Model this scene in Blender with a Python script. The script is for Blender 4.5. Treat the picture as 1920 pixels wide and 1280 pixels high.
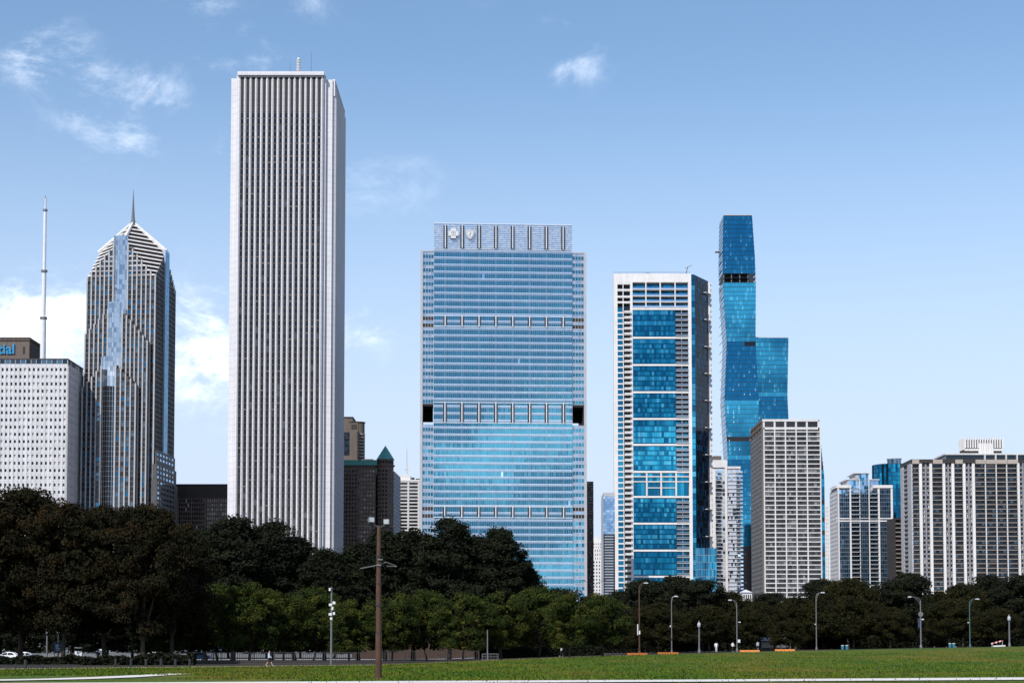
import bpy, math, random
import numpy as np
from mathutils import Vector
random.seed(11); rng = np.random.default_rng(5)
R = math.radians
for o in list(bpy.data.objects): bpy.data.objects.remove(o)
S = bpy.context.scene; COL = S.collection

# ------------------------------------------------------------------ camera
F = 3100.0; T = R(3.2); HY = 1219.0; CAMZ = 1.7          # focal length and horizon row, in photo pixels
PYC = HY - F*math.tan(T)
cam = bpy.data.cameras.new('camera'); camo = bpy.data.objects.new('camera', cam); COL.objects.link(camo)
camo.location = (0, 0, CAMZ); camo.rotation_euler = (R(90)+T, 0, 0)
cam.sensor_width = 36; cam.lens = F/1920*36; cam.shift_y = (PYC-640)/1920
cam.clip_start = 0.5; cam.clip_end = 30000
S.camera = camo
def at(px, py, D):
    dx = (px-960)/F; dy = (PYC-py)/F
    y = math.cos(T)-dy*math.sin(T); z = math.sin(T)+dy*math.cos(T); s = D/y
    return (dx*s, D, z*s+CAMZ)

# ------------------------------------------------------------------ sky, sun, exposure
SUN = Vector((-0.36, -0.62, 0.69)).normalized()
elev = math.asin(SUN.z); azim = math.atan2(SUN.x, SUN.y)
W = bpy.data.worlds.new('World'); S.world = W; W.use_nodes = True
nt = W.node_tree; nt.nodes.clear(); N = nt.nodes.new; L = nt.links.new
def mth(op, a, b=None, c=None, clamp=False):
    n = N('ShaderNodeMath'); n.operation = op; n.use_clamp = clamp
    for i, v in enumerate((a, b, c)):
        if v is None: continue
        if isinstance(v, (int, float)): n.inputs[i].default_value = v
        else: L(v, n.inputs[i])
    return n.outputs[0]
def sstep(v, a, b, lo=0., hi=1.):
    n = N('ShaderNodeMapRange'); n.interpolation_type = 'SMOOTHSTEP'; L(v, n.inputs[0])
    for i, x in enumerate((a, b, lo, hi)): n.inputs[i+1].default_value = x
    return n.outputs[0]
sky = N('ShaderNodeTexSky'); sky.sky_type = 'NISHITA'; sky.sun_disc = False
sky.sun_elevation = elev; sky.sun_rotation = azim % (2*math.pi)
sky.altitude = 200; sky.air_density = 1.0; sky.dust_density = .6; sky.ozone_density = 1.6
tc = N('ShaderNodeTexCoord'); D0 = tc.outputs['Generated']
sep = N('ShaderNodeSeparateXYZ'); L(D0, sep.inputs[0])
mp = N('ShaderNodeMapping'); mp.inputs['Scale'].default_value = (1, 1, 1.7); L(D0, mp.inputs[0])
nz = N('ShaderNodeTexNoise'); nz.inputs['Scale'].default_value = 15; nz.inputs['Detail'].default_value = 11; nz.inputs['Roughness'].default_value = .66
nz.inputs['Distortion'].default_value = .3; L(mp.outputs[0], nz.inputs['Vector'])
nz2 = N('ShaderNodeTexNoise'); nz2.inputs['Scale'].default_value = 13; nz2.inputs['Detail'].default_value = 8; nz2.inputs['Roughness'].default_value = .62
mp2 = N('ShaderNodeMapping'); mp2.inputs['Location'].default_value = (.37, 0, 0); mp2.inputs['Scale'].default_value = (1, 1, 1.7); L(D0, mp2.inputs[0]); L(mp2.outputs[0], nz2.inputs['Vector'])
CLOUDS = [  # photo px, py, half width, half height, strength
 (80, 105, 85, 55, .80), (150, 150, 60, 50, .75), (265, 190, 85, 65, .72), (225, 245, 100, 50, .72), (385, 275, 75, 42, .78), (380, 8, 70, 22, .5), (575, 8, 45, 25, .5),
 (460, 120, 80, 55, .66), (40, 610, 130, 85, 1.15), (140, 590, 60, 60, .9), (385, 650, 75, 105, 1.15), (1030, 80, 45, 38, .74), (1072, 122, 55, 42, .70),
 (690, 340, 65, 50, .45), (770, 335, 45, 50, .42), (685, 615, 60, 50, .68)]
mask = None
for px, py, hw, hh, st in CLOUDS:
    c = (Vector(at(px, py, 1000))-Vector((0, 0, CAMZ))).normalized()
    a = N('ShaderNodeVectorMath'); a.operation = 'SUBTRACT'; L(D0, a.inputs[0]); a.inputs[1].default_value = c
    b = N('ShaderNodeVectorMath'); b.operation = 'MULTIPLY'; L(a.outputs[0], b.inputs[0]); b.inputs[1].default_value = (F/hw, 30, F/hh)
    l = N('ShaderNodeVectorMath'); l.operation = 'LENGTH'; L(b.outputs[0], l.inputs[0])
    m = sstep(l.outputs['Value'], 2.3, 0.1, 0, st)
    mask = m if mask is None else mth('MAXIMUM', mask, m)
puff = sstep(mth('ADD', mth('MULTIPLY_ADD', nz.outputs[0], 2.4, -.7), mth('MULTIPLY', mask, .55)), .72, 1.42)
fr_d = mth('MULTIPLY', puff, mth('MULTIPLY_ADD', mth('MULTIPLY', mask, mask), .58, .03), clamp=True)
# the rest of the sky: broken fair-weather cloud low down, wisps above
back = sstep(sep.outputs[1], .15, -.25)
lowm = mth('MULTIPLY', sstep(sep.outputs[2], .185, .12), sstep(sep.outputs[2], -.01, .03))
bk_d = mth('MULTIPLY', mth('MULTIPLY', back, lowm), sstep(nz2.outputs[0], .49, .63))
wisp = mth('MULTIPLY', mth('MULTIPLY', back, sstep(nz.outputs[0], .56, .8)), .4)
dens = mth('MAXIMUM', mth('MAXIMUM', fr_d, bk_d), wisp, clamp=True)
hs = N('ShaderNodeHueSaturation'); hs.inputs['Saturation'].default_value = 1.06; hs.inputs['Hue'].default_value = .497; hs.inputs['Value'].default_value = 1.0; L(sky.outputs[0], hs.inputs['Color'])
hz = N('ShaderNodeMix'); hz.data_type = 'RGBA'; L(sstep(sep.outputs[2], .36, .06, 0, .92), hz.inputs[0]); L(hs.outputs[0], hz.inputs[6]); hz.inputs[7].default_value = (3.95, 4.6, 5.9, 1)
mx = N('ShaderNodeMix'); mx.data_type = 'RGBA'; L(dens, mx.inputs[0]); L(hz.outputs[2], mx.inputs[6]); mx.inputs[7].default_value = (14.5, 14.6, 14.9, 1)
bg = N('ShaderNodeBackground'); bg.inputs[1].default_value = 0.128; L(mx.outputs[2], bg.inputs[0])
wo = N('ShaderNodeOutputWorld'); L(bg.outputs[0], wo.inputs[0])
sl = bpy.data.lights.new('sun', 'SUN'); sl.energy = 3.8; sl.angle = R(.53); sl.color = (1, .97, .93)
so = bpy.data.objects.new('sun', sl); COL.objects.link(so); so.rotation_euler = SUN.to_track_quat('Z', 'Y').to_euler(); so.location = (-300, -200, 500)
vs = S.view_settings; vs.view_transform = 'Standard'; vs.look = 'None'; vs.exposure = 0.42; vs.gamma = 1
S.render.engine = 'CYCLES'; S.cycles.max_bounces = 4; S.cycles.diffuse_bounces = 2; S.cycles.glossy_bounces = 3

# ------------------------------------------------------------------ materials
MATS = {}
def mat(name, col, rough=.75, metal=0., var=.12, scale=.25, streak=0., col2=None, spec=.35, joint=None):
    m = bpy.data.materials.new(name); m.use_nodes = True; t = m.node_tree; p = t.nodes['Principled BSDF']
    n = t.nodes.new; l = t.links.new
    c = n('ShaderNodeTexCoord'); z = n('ShaderNodeTexNoise'); z.inputs['Scale'].default_value = scale; z.inputs['Detail'].default_value = 7
    z.inputs['Roughness'].default_value = .65; l(c.outputs['Object'], z.inputs['Vector'])
    r = n('ShaderNodeValToRGB'); r.color_ramp.elements[0].position = .32; r.color_ramp.elements[1].position = .68
    a = [max(0, x*(1-var)) for x in col]; b = list(col2) if col2 else [min(1, x*(1+var)) for x in col]
    r.color_ramp.elements[0].color = (*a, 1); r.color_ramp.elements[1].color = (*b, 1); l(z.outputs[0], r.inputs[0])
    out = r.outputs[0]
    def mul(o, fac_out, lo):
        g = n('ShaderNodeMapRange'); g.inputs[1].default_value = .35; g.inputs[2].default_value = .6; g.inputs[3].default_value = lo; g.inputs[4].default_value = 1
        l(fac_out, g.inputs[0]); x = n('ShaderNodeVectorMath'); x.operation = 'SCALE'; l(o, x.inputs[0]); l(g.outputs[0], x.inputs['Scale']); return x.outputs[0]
    if streak:
        mpn = n('ShaderNodeMapping'); mpn.inputs['Scale'].default_value = (.9, .9, .02); l(c.outputs['Object'], mpn.inputs[0])
        z2 = n('ShaderNodeTexNoise'); z2.inputs['Scale'].default_value = .6; z2.inputs['Detail'].default_value = 5; l(mpn.outputs[0], z2.inputs['Vector'])
        out = mul(out, z2.outputs[0], 1-streak)
    if joint:   # fine panel joints: (spacing x, spacing z, strength)
        sx = n('ShaderNodeSeparateXYZ'); l(c.outputs['Object'], sx.inputs[0])
        last = None
        for ax, sp in ((2, joint[1]), (0, joint[0])):
            d = n('ShaderNodeMath'); d.operation = 'PINGPONG'; l(sx.outputs[ax], d.inputs[0]); d.inputs[1].default_value = sp/2
            g = n('ShaderNodeMapRange'); g.inputs[1].default_value = sp*.03; g.inputs[2].default_value = sp*.09; g.inputs[3].default_value = 1-joint[2]; g.inputs[4].default_value = 1
            l(d.outputs[0], g.inputs[0]); x = n('ShaderNodeVectorMath'); x.operation = 'SCALE'; l(out, x.inputs[0]); l(g.outputs[0], x.inputs['Scale']); out = x.outputs[0]
    l(out, p.inputs['Base Color'])
    p.inputs['Roughness'].default_value = rough; p.inputs['Metallic'].default_value = metal; p.inputs['Specular IOR Level'].default_value = spec
    MATS[name] = m; return m
def glass(name, tint, rough=.04, metal=.92):
    return mat(name, tint, rough, metal, var=.10, scale=.12, spec=.6)
BLU = [glass('glass_blue_a', (.025, .18, .32)), glass('glass_blue_b', (.035, .22, .37)), glass('glass_blue_c', (.018, .13, .25))]
BCG = [glass('office_glass_a', (.034, .185, .285), .02), glass('office_glass_b', (.038, .195, .30), .02), glass('office_glass_c', (.030, .172, .27), .02)]
TEAL = [glass('teal_glass_a', (.006, .145, .265), .05), glass('teal_glass_b', (.014, .20, .34), .05), glass('teal_glass_c', (.004, .085, .17), .05), glass('teal_glass_d', (.05, .28, .42), .08)]
LITE = [glass('pale_glass_a', (.30, .46, .64)), glass('pale_glass_b', (.42, .56, .72)), glass('pale_glass_c', (.22, .37, .56))]
DARK = [glass('dark_glass_a', (.034, .034, .038), .08, .7), glass('dark_glass_b', (.02, .019, .02), .1, .7), glass('dark_glass_c', (.075, .075, .08), .1, .6)]
SMOK = [glass('smoke_glass_a', (.055, .08, .105), .08, .8), glass('smoke_glass_b', (.03, .048, .065), .08, .8), glass('smoke_glass_c', (.09, .15, .205), .08, .8)]
BLIND = mat('window_blind', (.42, .40, .38), .8)
GRANITE = mat('white_granite', (.60, .585, .60), .34, var=.05, streak=.08, scale=.08, joint=(1.6, 3.9, .14))
LIME = mat('grey_limestone', (.56, .55, .56), .8, var=.09, streak=.18, joint=(30, 4.5, .10))
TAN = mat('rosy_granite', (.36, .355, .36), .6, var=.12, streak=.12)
TWSP = mat('tower_spandrel_and_shaded_side', (.062, .058, .058), .5, var=.15)  # dark spandrels; also the side granite with shade in its colour
BRNST = mat('brown_stone', (.15, .105, .082), .8, var=.15, streak=.12)
TANST = mat('tan_concrete', (.125, .098, .082), .8, var=.12, streak=.1)
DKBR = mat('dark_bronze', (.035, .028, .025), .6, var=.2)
BRONZ = mat('bronze_panel', (.075, .058, .05), .55, var=.2)
WHITE = mat('white_concrete', (.64, .62, .605), .7, var=.06, streak=.10)
OFFW = mat('offwhite_concrete', (.55, .54, .53), .75, var=.08, streak=.12)
GREYC = mat('grey_concrete', (.40, .40, .42), .8, var=.1, streak=.12)
TANC = mat('tan_slab', (.34, .29, .25), .8, var=.1)
STEEL = mat('silver_panel', (.38, .45, .54), .28, .75, var=.08)
SILV = mat('bright_steel', (.72, .74, .77), .3, .7, var=.05)
SPAN = mat('spandrel_glass', (.27, .39, .53), .12, .85, var=.10)
GSTEEL = mat('grey_granite_pilaster', (.36, .36, .38), .6, var=.1)
COPPER = mat('green_copper', (.09, .30, .26), .6, var=.15)
MAST = mat('mast_paint', (.58, .60, .63), .5, var=.08, scale=.6)
BLACK = mat('black_louvre', (.018, .017, .017), .7, var=.2)
SIGNB = mat('sign_blue', (.02, .22, .42), .4, var=.05)
GALV = mat('galvanised_steel', (.17, .172, .175), .45, .5, var=.1, scale=3)
RUST = mat('rusty_brown_paint', (.062, .030, .018), .7, var=.3, scale=1.5)
DKMET = mat('dark_metal', (.03, .03, .032), .5, .3, var=.15)
TEALP = mat('teal_paint', (.05, .11, .12), .5, var=.1)
ORANGE = mat('orange_plastic', (.5, .16, .025), .5, var=.1, scale=2)
ORDK = mat('dark_orange_gap', (.16, .05, .02), .7, var=.2, scale=2)
WPLAS = mat('white_plastic', (.58, .58, .58), .4, var=.04, scale=2)
LENS = mat('lamp_lens', (.36, .38, .40), .15, .0, var=.05)
PALEP = mat('pale_lilac_panel', (.50, .54, .62), .3, .2, var=.1)
BRICKW = mat('brown_brick_wall', (.055, .030, .019), .85, var=.25, scale=.8)

# ------------------------------------------------------------------ mesh helpers
class MB:
    def __init__(s): s.v = []; s.f = []; s.m = []
    def quad(s, a, b, c, d, m=0):
        i = len(s.v); s.v += [a, b, c, d]; s.f.append((i, i+1, i+2, i+3)); s.m.append(m)
    def hexa(s, p, m=0):           # 8 points: bottom ring 0-3 (ccw from above), top ring 4-7
        i = len(s.v); s.v += p
        for f in ((3, 2, 1, 0), (4, 5, 6, 7), (0, 1, 5, 4), (1, 2, 6, 5), (2, 3, 7, 6), (3, 0, 4, 7)):
            s.f.append(tuple(i+k for k in f)); s.m.append(m)
    def box(s, x0, x1, y0, y1, z0, z1, m=0):
        s.hexa([(x0, y0, z0), (x1, y0, z0), (x1, y1, z0), (x0, y1, z0), (x0, y0, z1), (x1, y0, z1), (x1, y1, z1), (x0, y1, z1)], m)
    def fbox(s, fr, u0, u1, v0, v1, z0, z1, m=0):   # box on a facade frame: u along, v outwards
        ox, oy, dx, dy = fr; nx, ny = dy, -dx
        P = lambda u, v, z: (ox+dx*u+nx*v, oy+dy*u+ny*v, z)
        s.hexa([P(u0, v1, z0), P(u1, v1, z0), P(u1, v0, z0), P(u0, v0, z0), P(u0, v1, z1), P(u1, v1, z1), P(u1, v0, z1), P(u0, v0, z1)], m)
    def pane(s, fr, u0, u1, v, z0, z1, m=0, tilt=.004):
        ox, oy, dx, dy = fr; nx, ny = dy, -dx; a, b = random.uniform(-tilt, tilt), random.uniform(-tilt, tilt)
        P = lambda u, w, z: (ox+dx*u+nx*w, oy+dy*u+ny*w, z)
        s.quad(P(u0, v-a-b, z0), P(u1, v+a-b, z0), P(u1, v+a+b, z1), P(u0, v-a+b, z1), m)
    def prism(s, poly, z0, z1, m=0, top=None):      # poly ccw; top: other ring
        n = len(poly); i = len(s.v); top = top or poly
        s.v += [(x, y, z0) for x, y in poly]+[(x, y, z1) for x, y in top]
        s.f.append(tuple(range(i+n-1, i-1, -1))); s.m.append(m); s.f.append(tuple(range(i+n, i+2*n))); s.m.append(m)
        for k in range(n):
            j = (k+1) % n; s.f.append((i+k, i+j, i+n+j, i+n+k)); s.m.append(m)
    def tube(s, p0, p1, r0, r1=None, n=8, m=0):
        r1 = r0 if r1 is None else r1; p0 = Vector(p0); p1 = Vector(p1); d = (p1-p0).normalized()
        a = d.orthogonal().normalized(); b = d.cross(a); i = len(s.v)
        for p, r in ((p0, r0), (p1, r1)):
            for k in range(n):
                t = 2*math.pi*k/n; s.v.append(tuple(p+a*(r*math.cos(t))+b*(r*math.sin(t))))
        for k in range(n):
            j = (k+1) % n; s.f.append((i+k, i+j, i+n+j, i+n+k)); s.m.append(m)
        s.f.append(tuple(range(i+n-1, i-1, -1))); s.m.append(m); s.f.append(tuple(range(i+n, i+2*n))); s.m.append(m)
    def path(s, pts, r0, r1=None, n=8, m=0):
        r1 = r0 if r1 is None else r1; k = len(pts)-1
        for i in range(k): s.tube(pts[i], pts[i+1], r0+(r1-r0)*i/k, r0+(r1-r0)*(i+1)/k, n, m)
    def lathe(s, prof, c=(0, 0), n=16, m=0):        # prof: (r, z)
        i = len(s.v)
        for r, z in prof:
            for k in range(n):
                t = 2*math.pi*k/n; s.v.append((c[0]+r*math.cos(t), c[1]+r*math.sin(t), z))
        for q in range(len(prof)-1):
            for k in range(n):
                j = (k+1) % n; s.f.append((i+q*n+k, i+q*n+j, i+(q+1)*n+j, i+(q+1)*n+k)); s.m.append(m)
        s.f.append(tuple(range(i+n-1, i-1, -1))); s.m.append(m)
        e = i+(len(prof)-1)*n; s.f.append(tuple(range(e, e+n))); s.m.append(m)
    def build(s, name, mats, parent=None, kind=None, label=None, smooth=False, loc=None):
        me = bpy.data.meshes.new(name); me.from_pydata([tuple(p) for p in s.v], [], s.f)
        for x in (mats if isinstance(mats, (list, tuple)) else [mats]): me.materials.append(x)
        me.polygons.foreach_set('material_index', s.m)
        if smooth: me.polygons.foreach_set('use_smooth', [True]*len(s.f))
        me.update(); return link(name, me, parent, kind, label, loc)
def link(name, me, parent=None, kind=None, label=None, loc=None):
    o = bpy.data.objects.new(name, me); COL.objects.link(o)
    if parent: o.parent = parent
    if kind: o['kind'] = kind
    if label: o['label'] = label
    if loc: o.location = loc
    return o
def tag(o, label, cat, group=None):
    o['label'] = label; o['category'] = cat
    if group: o['group'] = group
    return o
def thing(name, label, cat, loc=(0, 0, 0), rz=0, group=None):
    o = bpy.data.objects.new(name, None); COL.objects.link(o); o.location = loc; o.rotation_euler = (0, 0, rz); o.empty_display_size = .5
    return tag(o, label, cat, group)
class Bld:      # a building on its own local frame: x along the front, y away from the camera
    def __init__(s, name, label, px, pyref, D, yaw=0, cat='building', group=None):
        s.ox = at(px, pyref, D)[0]; s.D = D; s.py = pyref; s.c = math.cos(R(yaw))
        s.o = thing(name, label, cat, (s.ox, D, 0), R(yaw), group)
    def X(s, px): return (at(px, s.py, s.D)[0]-s.ox)/s.c
    def Z(s, py, px=None): return at(960, py, s.D)[2]
FRONT = (0, 0, 1, 0)
def lines(a, b, n): return [a+(b-a)*i/n for i in range(n+1)]
def grid(mbF, mbG, fr, us, zs, pw, sh, rec=.35, proud=.25, fm=0, nm=3, wts=None, sm=None, top=None, sproud=None, skip=None):
    """piers on the lines us, spandrels on the lines zs, a recessed pane in every cell"""
    sproud = proud-.06 if sproud is None else sproud
    for u in us:
        zt = zs[-1] if top is None else min(zs[-1], top(u))
        if zt > zs[0]+1: mbF.fbox(fr, u-pw/2, u+pw/2, -rec, proud, zs[0], zt, fm)
    for z in zs:
        a, b = us[0], us[-1]
        if top is not None:
            ok = [u for u in us if top(u) >= z-.01]
            if len(ok) < 2: continue
            a, b = ok[0], ok[-1]
        mbF.fbox(fr, a, b, -rec, sproud, z-sh/2, z+sh/2, fm if sm is None else sm)
    for i in range(len(us)-1):
        for j in range(len(zs)-1):
            if top is not None and min(top(us[i]), top(us[i+1])) < zs[j+1]-.01: continue
            if skip and skip(i, j): continue
            k = random.choices(range(nm), wts)[0] if wts else random.randrange(nm)
            mbG.pane(fr, us[i]+pw/2-.02, us[i+1]-pw/2+.02, -rec+.06, zs[j]+sh/2-.02, zs[j+1]-sh/2+.02, k)
def smooth_interp(x, xs, ys):
    return float(np.interp(x, xs, ys))

# ------------------------------------------------------------------ terrain
def zedge(x): return smooth_interp(x, [-300, -16, 13, 47, 84, 140, 300], [0, 0, .96, 1.7, 2.4, 2.9, 3.2])
def yedge(x): return smooth_interp(x, [-300, -60, -47, -16, 13, 47, 84, 140, 300], [140, 142, 150, 195, 230, 268, 272, 274, 276])
def gz(x, y):
    e = yedge(x); t = min(1, max(0, (y-95)/(e-95))); t = t*t*(3-2*t)*.55+t*.45
    far = min(1, max(0, (700-y)/250))
    return zedge(x)*t*far
def sheet(name, xs, ys, zf, m, kind='structure', yf=None):
    v = []; f = []; nx, ny = len(xs), len(ys)
    for y in ys:
        for x in xs:
            yy = yf(x, y) if yf else y
            v.append((x, yy, zf(x, yy)))
    for j in range(ny-1):
        for i in range(nx-1): f.append((j*nx+i, j*nx+i+1, (j+1)*nx+i+1, (j+1)*nx+i))
    me = bpy.data.meshes.new(name); me.from_pydata(v, [], f); me.materials.append(m); me.polygons.foreach_set('use_smooth', [True]*len(f)); me.update()
    return link(name, me, None, kind)
def strip_mesh(name, pts, w, m, dz=.012, sub=12):
    v = []; f = []; P = []
    for i in range(len(pts)-1):
        for k in range(sub): P.append(tuple(pts[i][q]+(pts[i+1][q]-pts[i][q])*k/sub for q in (0, 1)))
    P.append(pts[-1])
    for i, p in enumerate(P):
        a = P[max(0, i-1)]; b = P[min(len(P)-1, i+1)]; d = Vector((b[0]-a[0], b[1]-a[1])).normalized(); n = (-d.y, d.x); ww = w(i/(len(P)-1)) if callable(w) else w
        for q in (-.5, 0, .5):
            x, y = p[0]+n[0]*ww*q, p[1]+n[1]*ww*q; v.append((x, y, gz(x, y)+dz))
    for i in range(len(P)-1):
        for q in (0, 1): f.append((i*3+q+1, i*3+q, (i+1)*3+q, (i+1)*3+q+1))
    me = bpy.data.meshes.new(name); me.from_pydata(v, [], f); me.materials.append(m); me.update()
    return link(name, me, None, 'structure')

LAWN = mat('lawn_grass', (.024, .090, .007), .9, var=.25, scale=.16, col2=(.090, .105, .009), spec=.1)
t = LAWN.node_tree; pb = t.nodes['Principled BSDF']; src = pb.inputs['Base Color'].links[0].from_socket
c = t.nodes.new('ShaderNodeTexCoord'); mp_ = t.nodes.new('ShaderNodeMapping'); mp_.inputs['Scale'].default_value = (1, .35, 1); t.links.new(c.outputs['Object'], mp_.inputs[0])
z = t.nodes.new('ShaderNodeTexNoise'); z.inputs['Scale'].default_value = 3.2; z.inputs['Detail'].default_value = 8; z.inputs['Roughness'].default_value = .75; t.links.new(mp_.outputs[0], z.inputs['Vector'])
g = t.nodes.new('ShaderNodeMapRange'); g.inputs[1].default_value = .35; g.inputs[2].default_value = .65; g.inputs[3].default_value = .15; g.inputs[4].default_value = 1.9; t.links.new(z.outputs[0], g.inputs[0])
x = t.nodes.new('ShaderNodeVectorMath'); x.operation = 'SCALE'; t.links.new(src, x.inputs[0]); t.links.new(g.outputs[0], x.inputs['Scale']); 
z3 = t.nodes.new('ShaderNodeTexNoise'); z3.inputs['Scale'].default_value = .07; z3.inputs['Detail'].default_value = 9; z3.inputs['Roughness'].default_value = .72; t.links.new(mp_.outputs[0], z3.inputs['Vector'])
g3 = t.nodes.new('ShaderNodeMapRange'); g3.inputs[1].default_value = .50; g3.inputs[2].default_value = .64; g3.inputs[4].default_value = .65; t.links.new(z3.outputs[0], g3.inputs[0])
m3 = t.nodes.new('ShaderNodeMix'); m3.data_type = 'RGBA'; t.links.new(g3.outputs[0], m3.inputs[0]); t.links.new(x.outputs[0], m3.inputs[6]); m3.inputs[7].default_value = (.15, .105, .02, 1)
t.links.new(m3.outputs[2], pb.inputs['Base Color'])
SOIL = mat('mulch_soil', (.045, .04, .03), .95, var=.3, scale=.3, spec=.1)  # dark mulch ground below the trees
CITYG = mat('city_ground', (.12, .12, .115), .9, var=.2, scale=.02)
PAVE = mat('pale_concrete_path', (.60, .55, .52), .85, var=.10, scale=.7)
BRICKP = mat('brick_promenade', (.33, .22, .16), .85, var=.25, scale=.35)
ASPH = mat('asphalt', (.16, .155, .15), .9, var=.15, scale=.6)
KERB = mat('kerb_concrete', (.42, .40, .38), .85, var=.1, scale=.6)
gx = [-9000, -3000, -1000, -400, -200, -120]+list(range(-100, 141, 8))+[200, 300, 450, 1000, 3000, 9000]
gy = [-6000, -1000, -200, 0, 40]+list(range(60, 301, 8))+[350, 400, 450, 500, 600, 700, 800, 1200, 2500, 6000, 14000]
sheet('ground', gx, gy, lambda x, y: gz(x, y)-.35, CITYG)
LX = [v*.75-72 for v in range(0, 251)]
sheet('lawn', LX, [i/90 for i in range(91)], gz, LAWN, yf=lambda x, q: 55+(yedge(x)-55)*q)
PX = [v*2-110 for v in range(0, 130)]
sheet('promenade', [x for x in PX if x < 20], [0, .5, 1], lambda x, y: gz(x, y)+.004, BRICKP, yf=lambda x, q: yedge(x)+q*9)
sheet('park_ground', PX, [i/14 for i in range(15)], lambda x, y: gz(x, y)-.02, SOIL, yf=lambda x, q: yedge(x)-.4+q*(420-yedge(x)))
strip_mesh('road', [(-160, 318), (0, 318), (60, 330)], 26, ASPH, .02)
strip_mesh('pavement', [(-160, 297), (0, 297), (40, 300)], 9, PAVE, .10)
strip_mesh('footpath', [(-40, 78), (-8, 87.2), (10, 92), (30, 98), (60, 107)], 6.0, PAVE, .05)
strip_mesh('curved_footpath', [(-40, 84.5), (-31, 91), (-26.5, 97.5), (-25, 104), (-24.5, 112), (-24, 120)], lambda q: 4.4-2.6*q, PAVE, .05)
# grass tufts over the lawn
def tufts():
    n = 80000; ys = 84+ (rng.random(n)**1.3)*150; xs = (rng.random(n)-.5)*2; xs = xs*ys*.36
    v = np.zeros((n*3, 3)); keep = []
    for i in range(n):
        x, y = float(xs[i]), float(ys[i])
        if y > yedge(x)-.5: y = 80+(yedge(x)-82)*random.random()
        if y < 89.5+x*.28+3.2 and random.random() > .04 or (x < -20 and y < 112) or (x < -12 and y < 98): continue
        h = random.uniform(.05, .17); w = h*.5; a = random.random()*6.28; z = gz(x, y)
        v[i*3] = (x-w*math.cos(a), y-w*math.sin(a), z-.01); v[i*3+1] = (x+w*math.cos(a), y+w*math.sin(a), z-.01); v[i*3+2] = (x+random.uniform(-.04, .04), y+random.uniform(-.04, .04), z+h)
    me = bpy.data.meshes.new('grass'); v = v[~(np.abs(v).sum(1) == 0)]; me.from_pydata(v.tolist(), [], [(3*i, 3*i+1, 3*i+2) for i in range(len(v)//3)]); me.materials.append(LAWN); me.update()
    tag(link('grass', me, None, 'stuff'), 'short green and yellowing grass tufts covering the park lawn', 'grass')
tufts()

# ================================================================== BUILDINGS
# ---- pale office slab at the left edge, with its brown tower block and mast
b = Bld('office_slab', 'pale grey slab office block with small square windows at left edge', 125, 800, 1037)
X, Z = b.X, b.Z; F1, G1 = MB(), MB()
us = lines(X(-110), 0, 28); z0, z1 = Z(1215), Z(686); nz_ = 39
zs = lines(z0, z1, nz_); grid(F1, G1, FRONT, us, zs, (us[1]-us[0])*.52, (zs[1]-zs[0])*.58, .5, .30, nm=4, wts=(5, 4, 2, 3), sproud=.12)
dep = 37; fr = (0, 0, 0, 1); us2 = lines(0.2, dep, 13)
grid(F1, G1, fr, us2, zs, (us2[1]-us2[0])*.5, (zs[1]-zs[0])*.58, .5, .30, nm=4, wts=(5, 4, 2, 3), sproud=.12)
F1.box(X(-110), -.55, .55, dep, z0, z1-.1)
F1.build('wall', LIME, b.o); G1.build('window_panes', DARK+[BLIND], b.o, 'stuff')
m = MB(); m.box(X(-110)-.3, .4, -.4, dep, Z(674), Z(672)); m.build('roof_cap', DKBR, b.o)
m = MB(); m2 = MB(); zz = [Z(686)+.2, Z(674)-.02]
for fr_, (ua, ub), n in (((0, .0, 1, 0), (X(-110), 0), 24), ((0, 0, 0, 1), (0, dep), 8)):
    uu = lines(ua, ub, n)
    for i in range(n):
        m.pane(fr_, uu[i], uu[i+1], .1, zz[0], zz[1], random.randrange(3)); m2.fbox(fr_, uu[i]-.15, uu[i]+.15, -.2, .25, zz[0], zz[1])
m.build('top_glass_band', SMOK, b.o); m2.build('mullions', GREYC, b.o)
b2 = Bld('tower_block', 'brown stone tower block carrying blue sign letters above the pale slab', 55, 650, 1062)
X, Z = b2.X, b2.Z; m = MB(); m.box(X(-90), 0, 0, 27, Z(690), Z(639)); m.build('wall', TANST, b2.o)
m = MB(); m.box(X(-90)-.3, .3, -.3, 27.3, Z(639)+.003, Z(632))
m.build('roof_parapet', DKBR, b2.o)
m = MB()
for i in range(60):
    u = X(-90)+(0-X(-90))*i/59; m.fbox(FRONT, u-.2, u+.2, .3, .55, Z(639), Z(633))
for i in range(20): m.fbox((0, 0, 0, 1), i*1.38+.2, i*1.38+.6, .3, .55, Z(639), Z(633))
m.build('parapet_fins', TANST, b2.o)
m = MB()
for i in range(5):
    m = MB(); m.fbox((0, 0, 0, 1), 3+i*5, 5+i*5, 0, .06, Z(668), Z(645)); m.build('louvre', BLACK, b2.o)
m = MB(); m.fbox(FRONT, X(43), X(47), 0, .06, Z(664), Z(650)); m.build('louvre', BLACK, b2.o)
def text_mesh(s, size, ext):
    cu = bpy.data.curves.new('t', 'FONT'); cu.body = s; cu.size = size; cu.extrude = ext; cu.offset = size*.018
    ob = bpy.data.objects.new('t', cu); COL.objects.link(ob); dg = bpy.context.evaluated_depsgraph_get()
    me = bpy.data.meshes.new_from_object(ob.evaluated_get(dg)); bpy.data.objects.remove(ob); return me
me = text_mesh('tial', 9.2, .3); me.materials.append(SIGNB)
so_ = link('sign_letters', me, b2.o, None, 'blue sign letters'); so_.rotation_euler = (R(90), 0, 0)
wx = max(v.co.x for v in me.vertices); so_.location = (X(27.5)-wx, -.6, Z(663))
ma = Bld('antenna_mast', 'tall white tubular antenna mast rising above the pale slab block', 81.5, 600, 1060, cat='antenna')
Z = ma.Z; r = 1060/F
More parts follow.
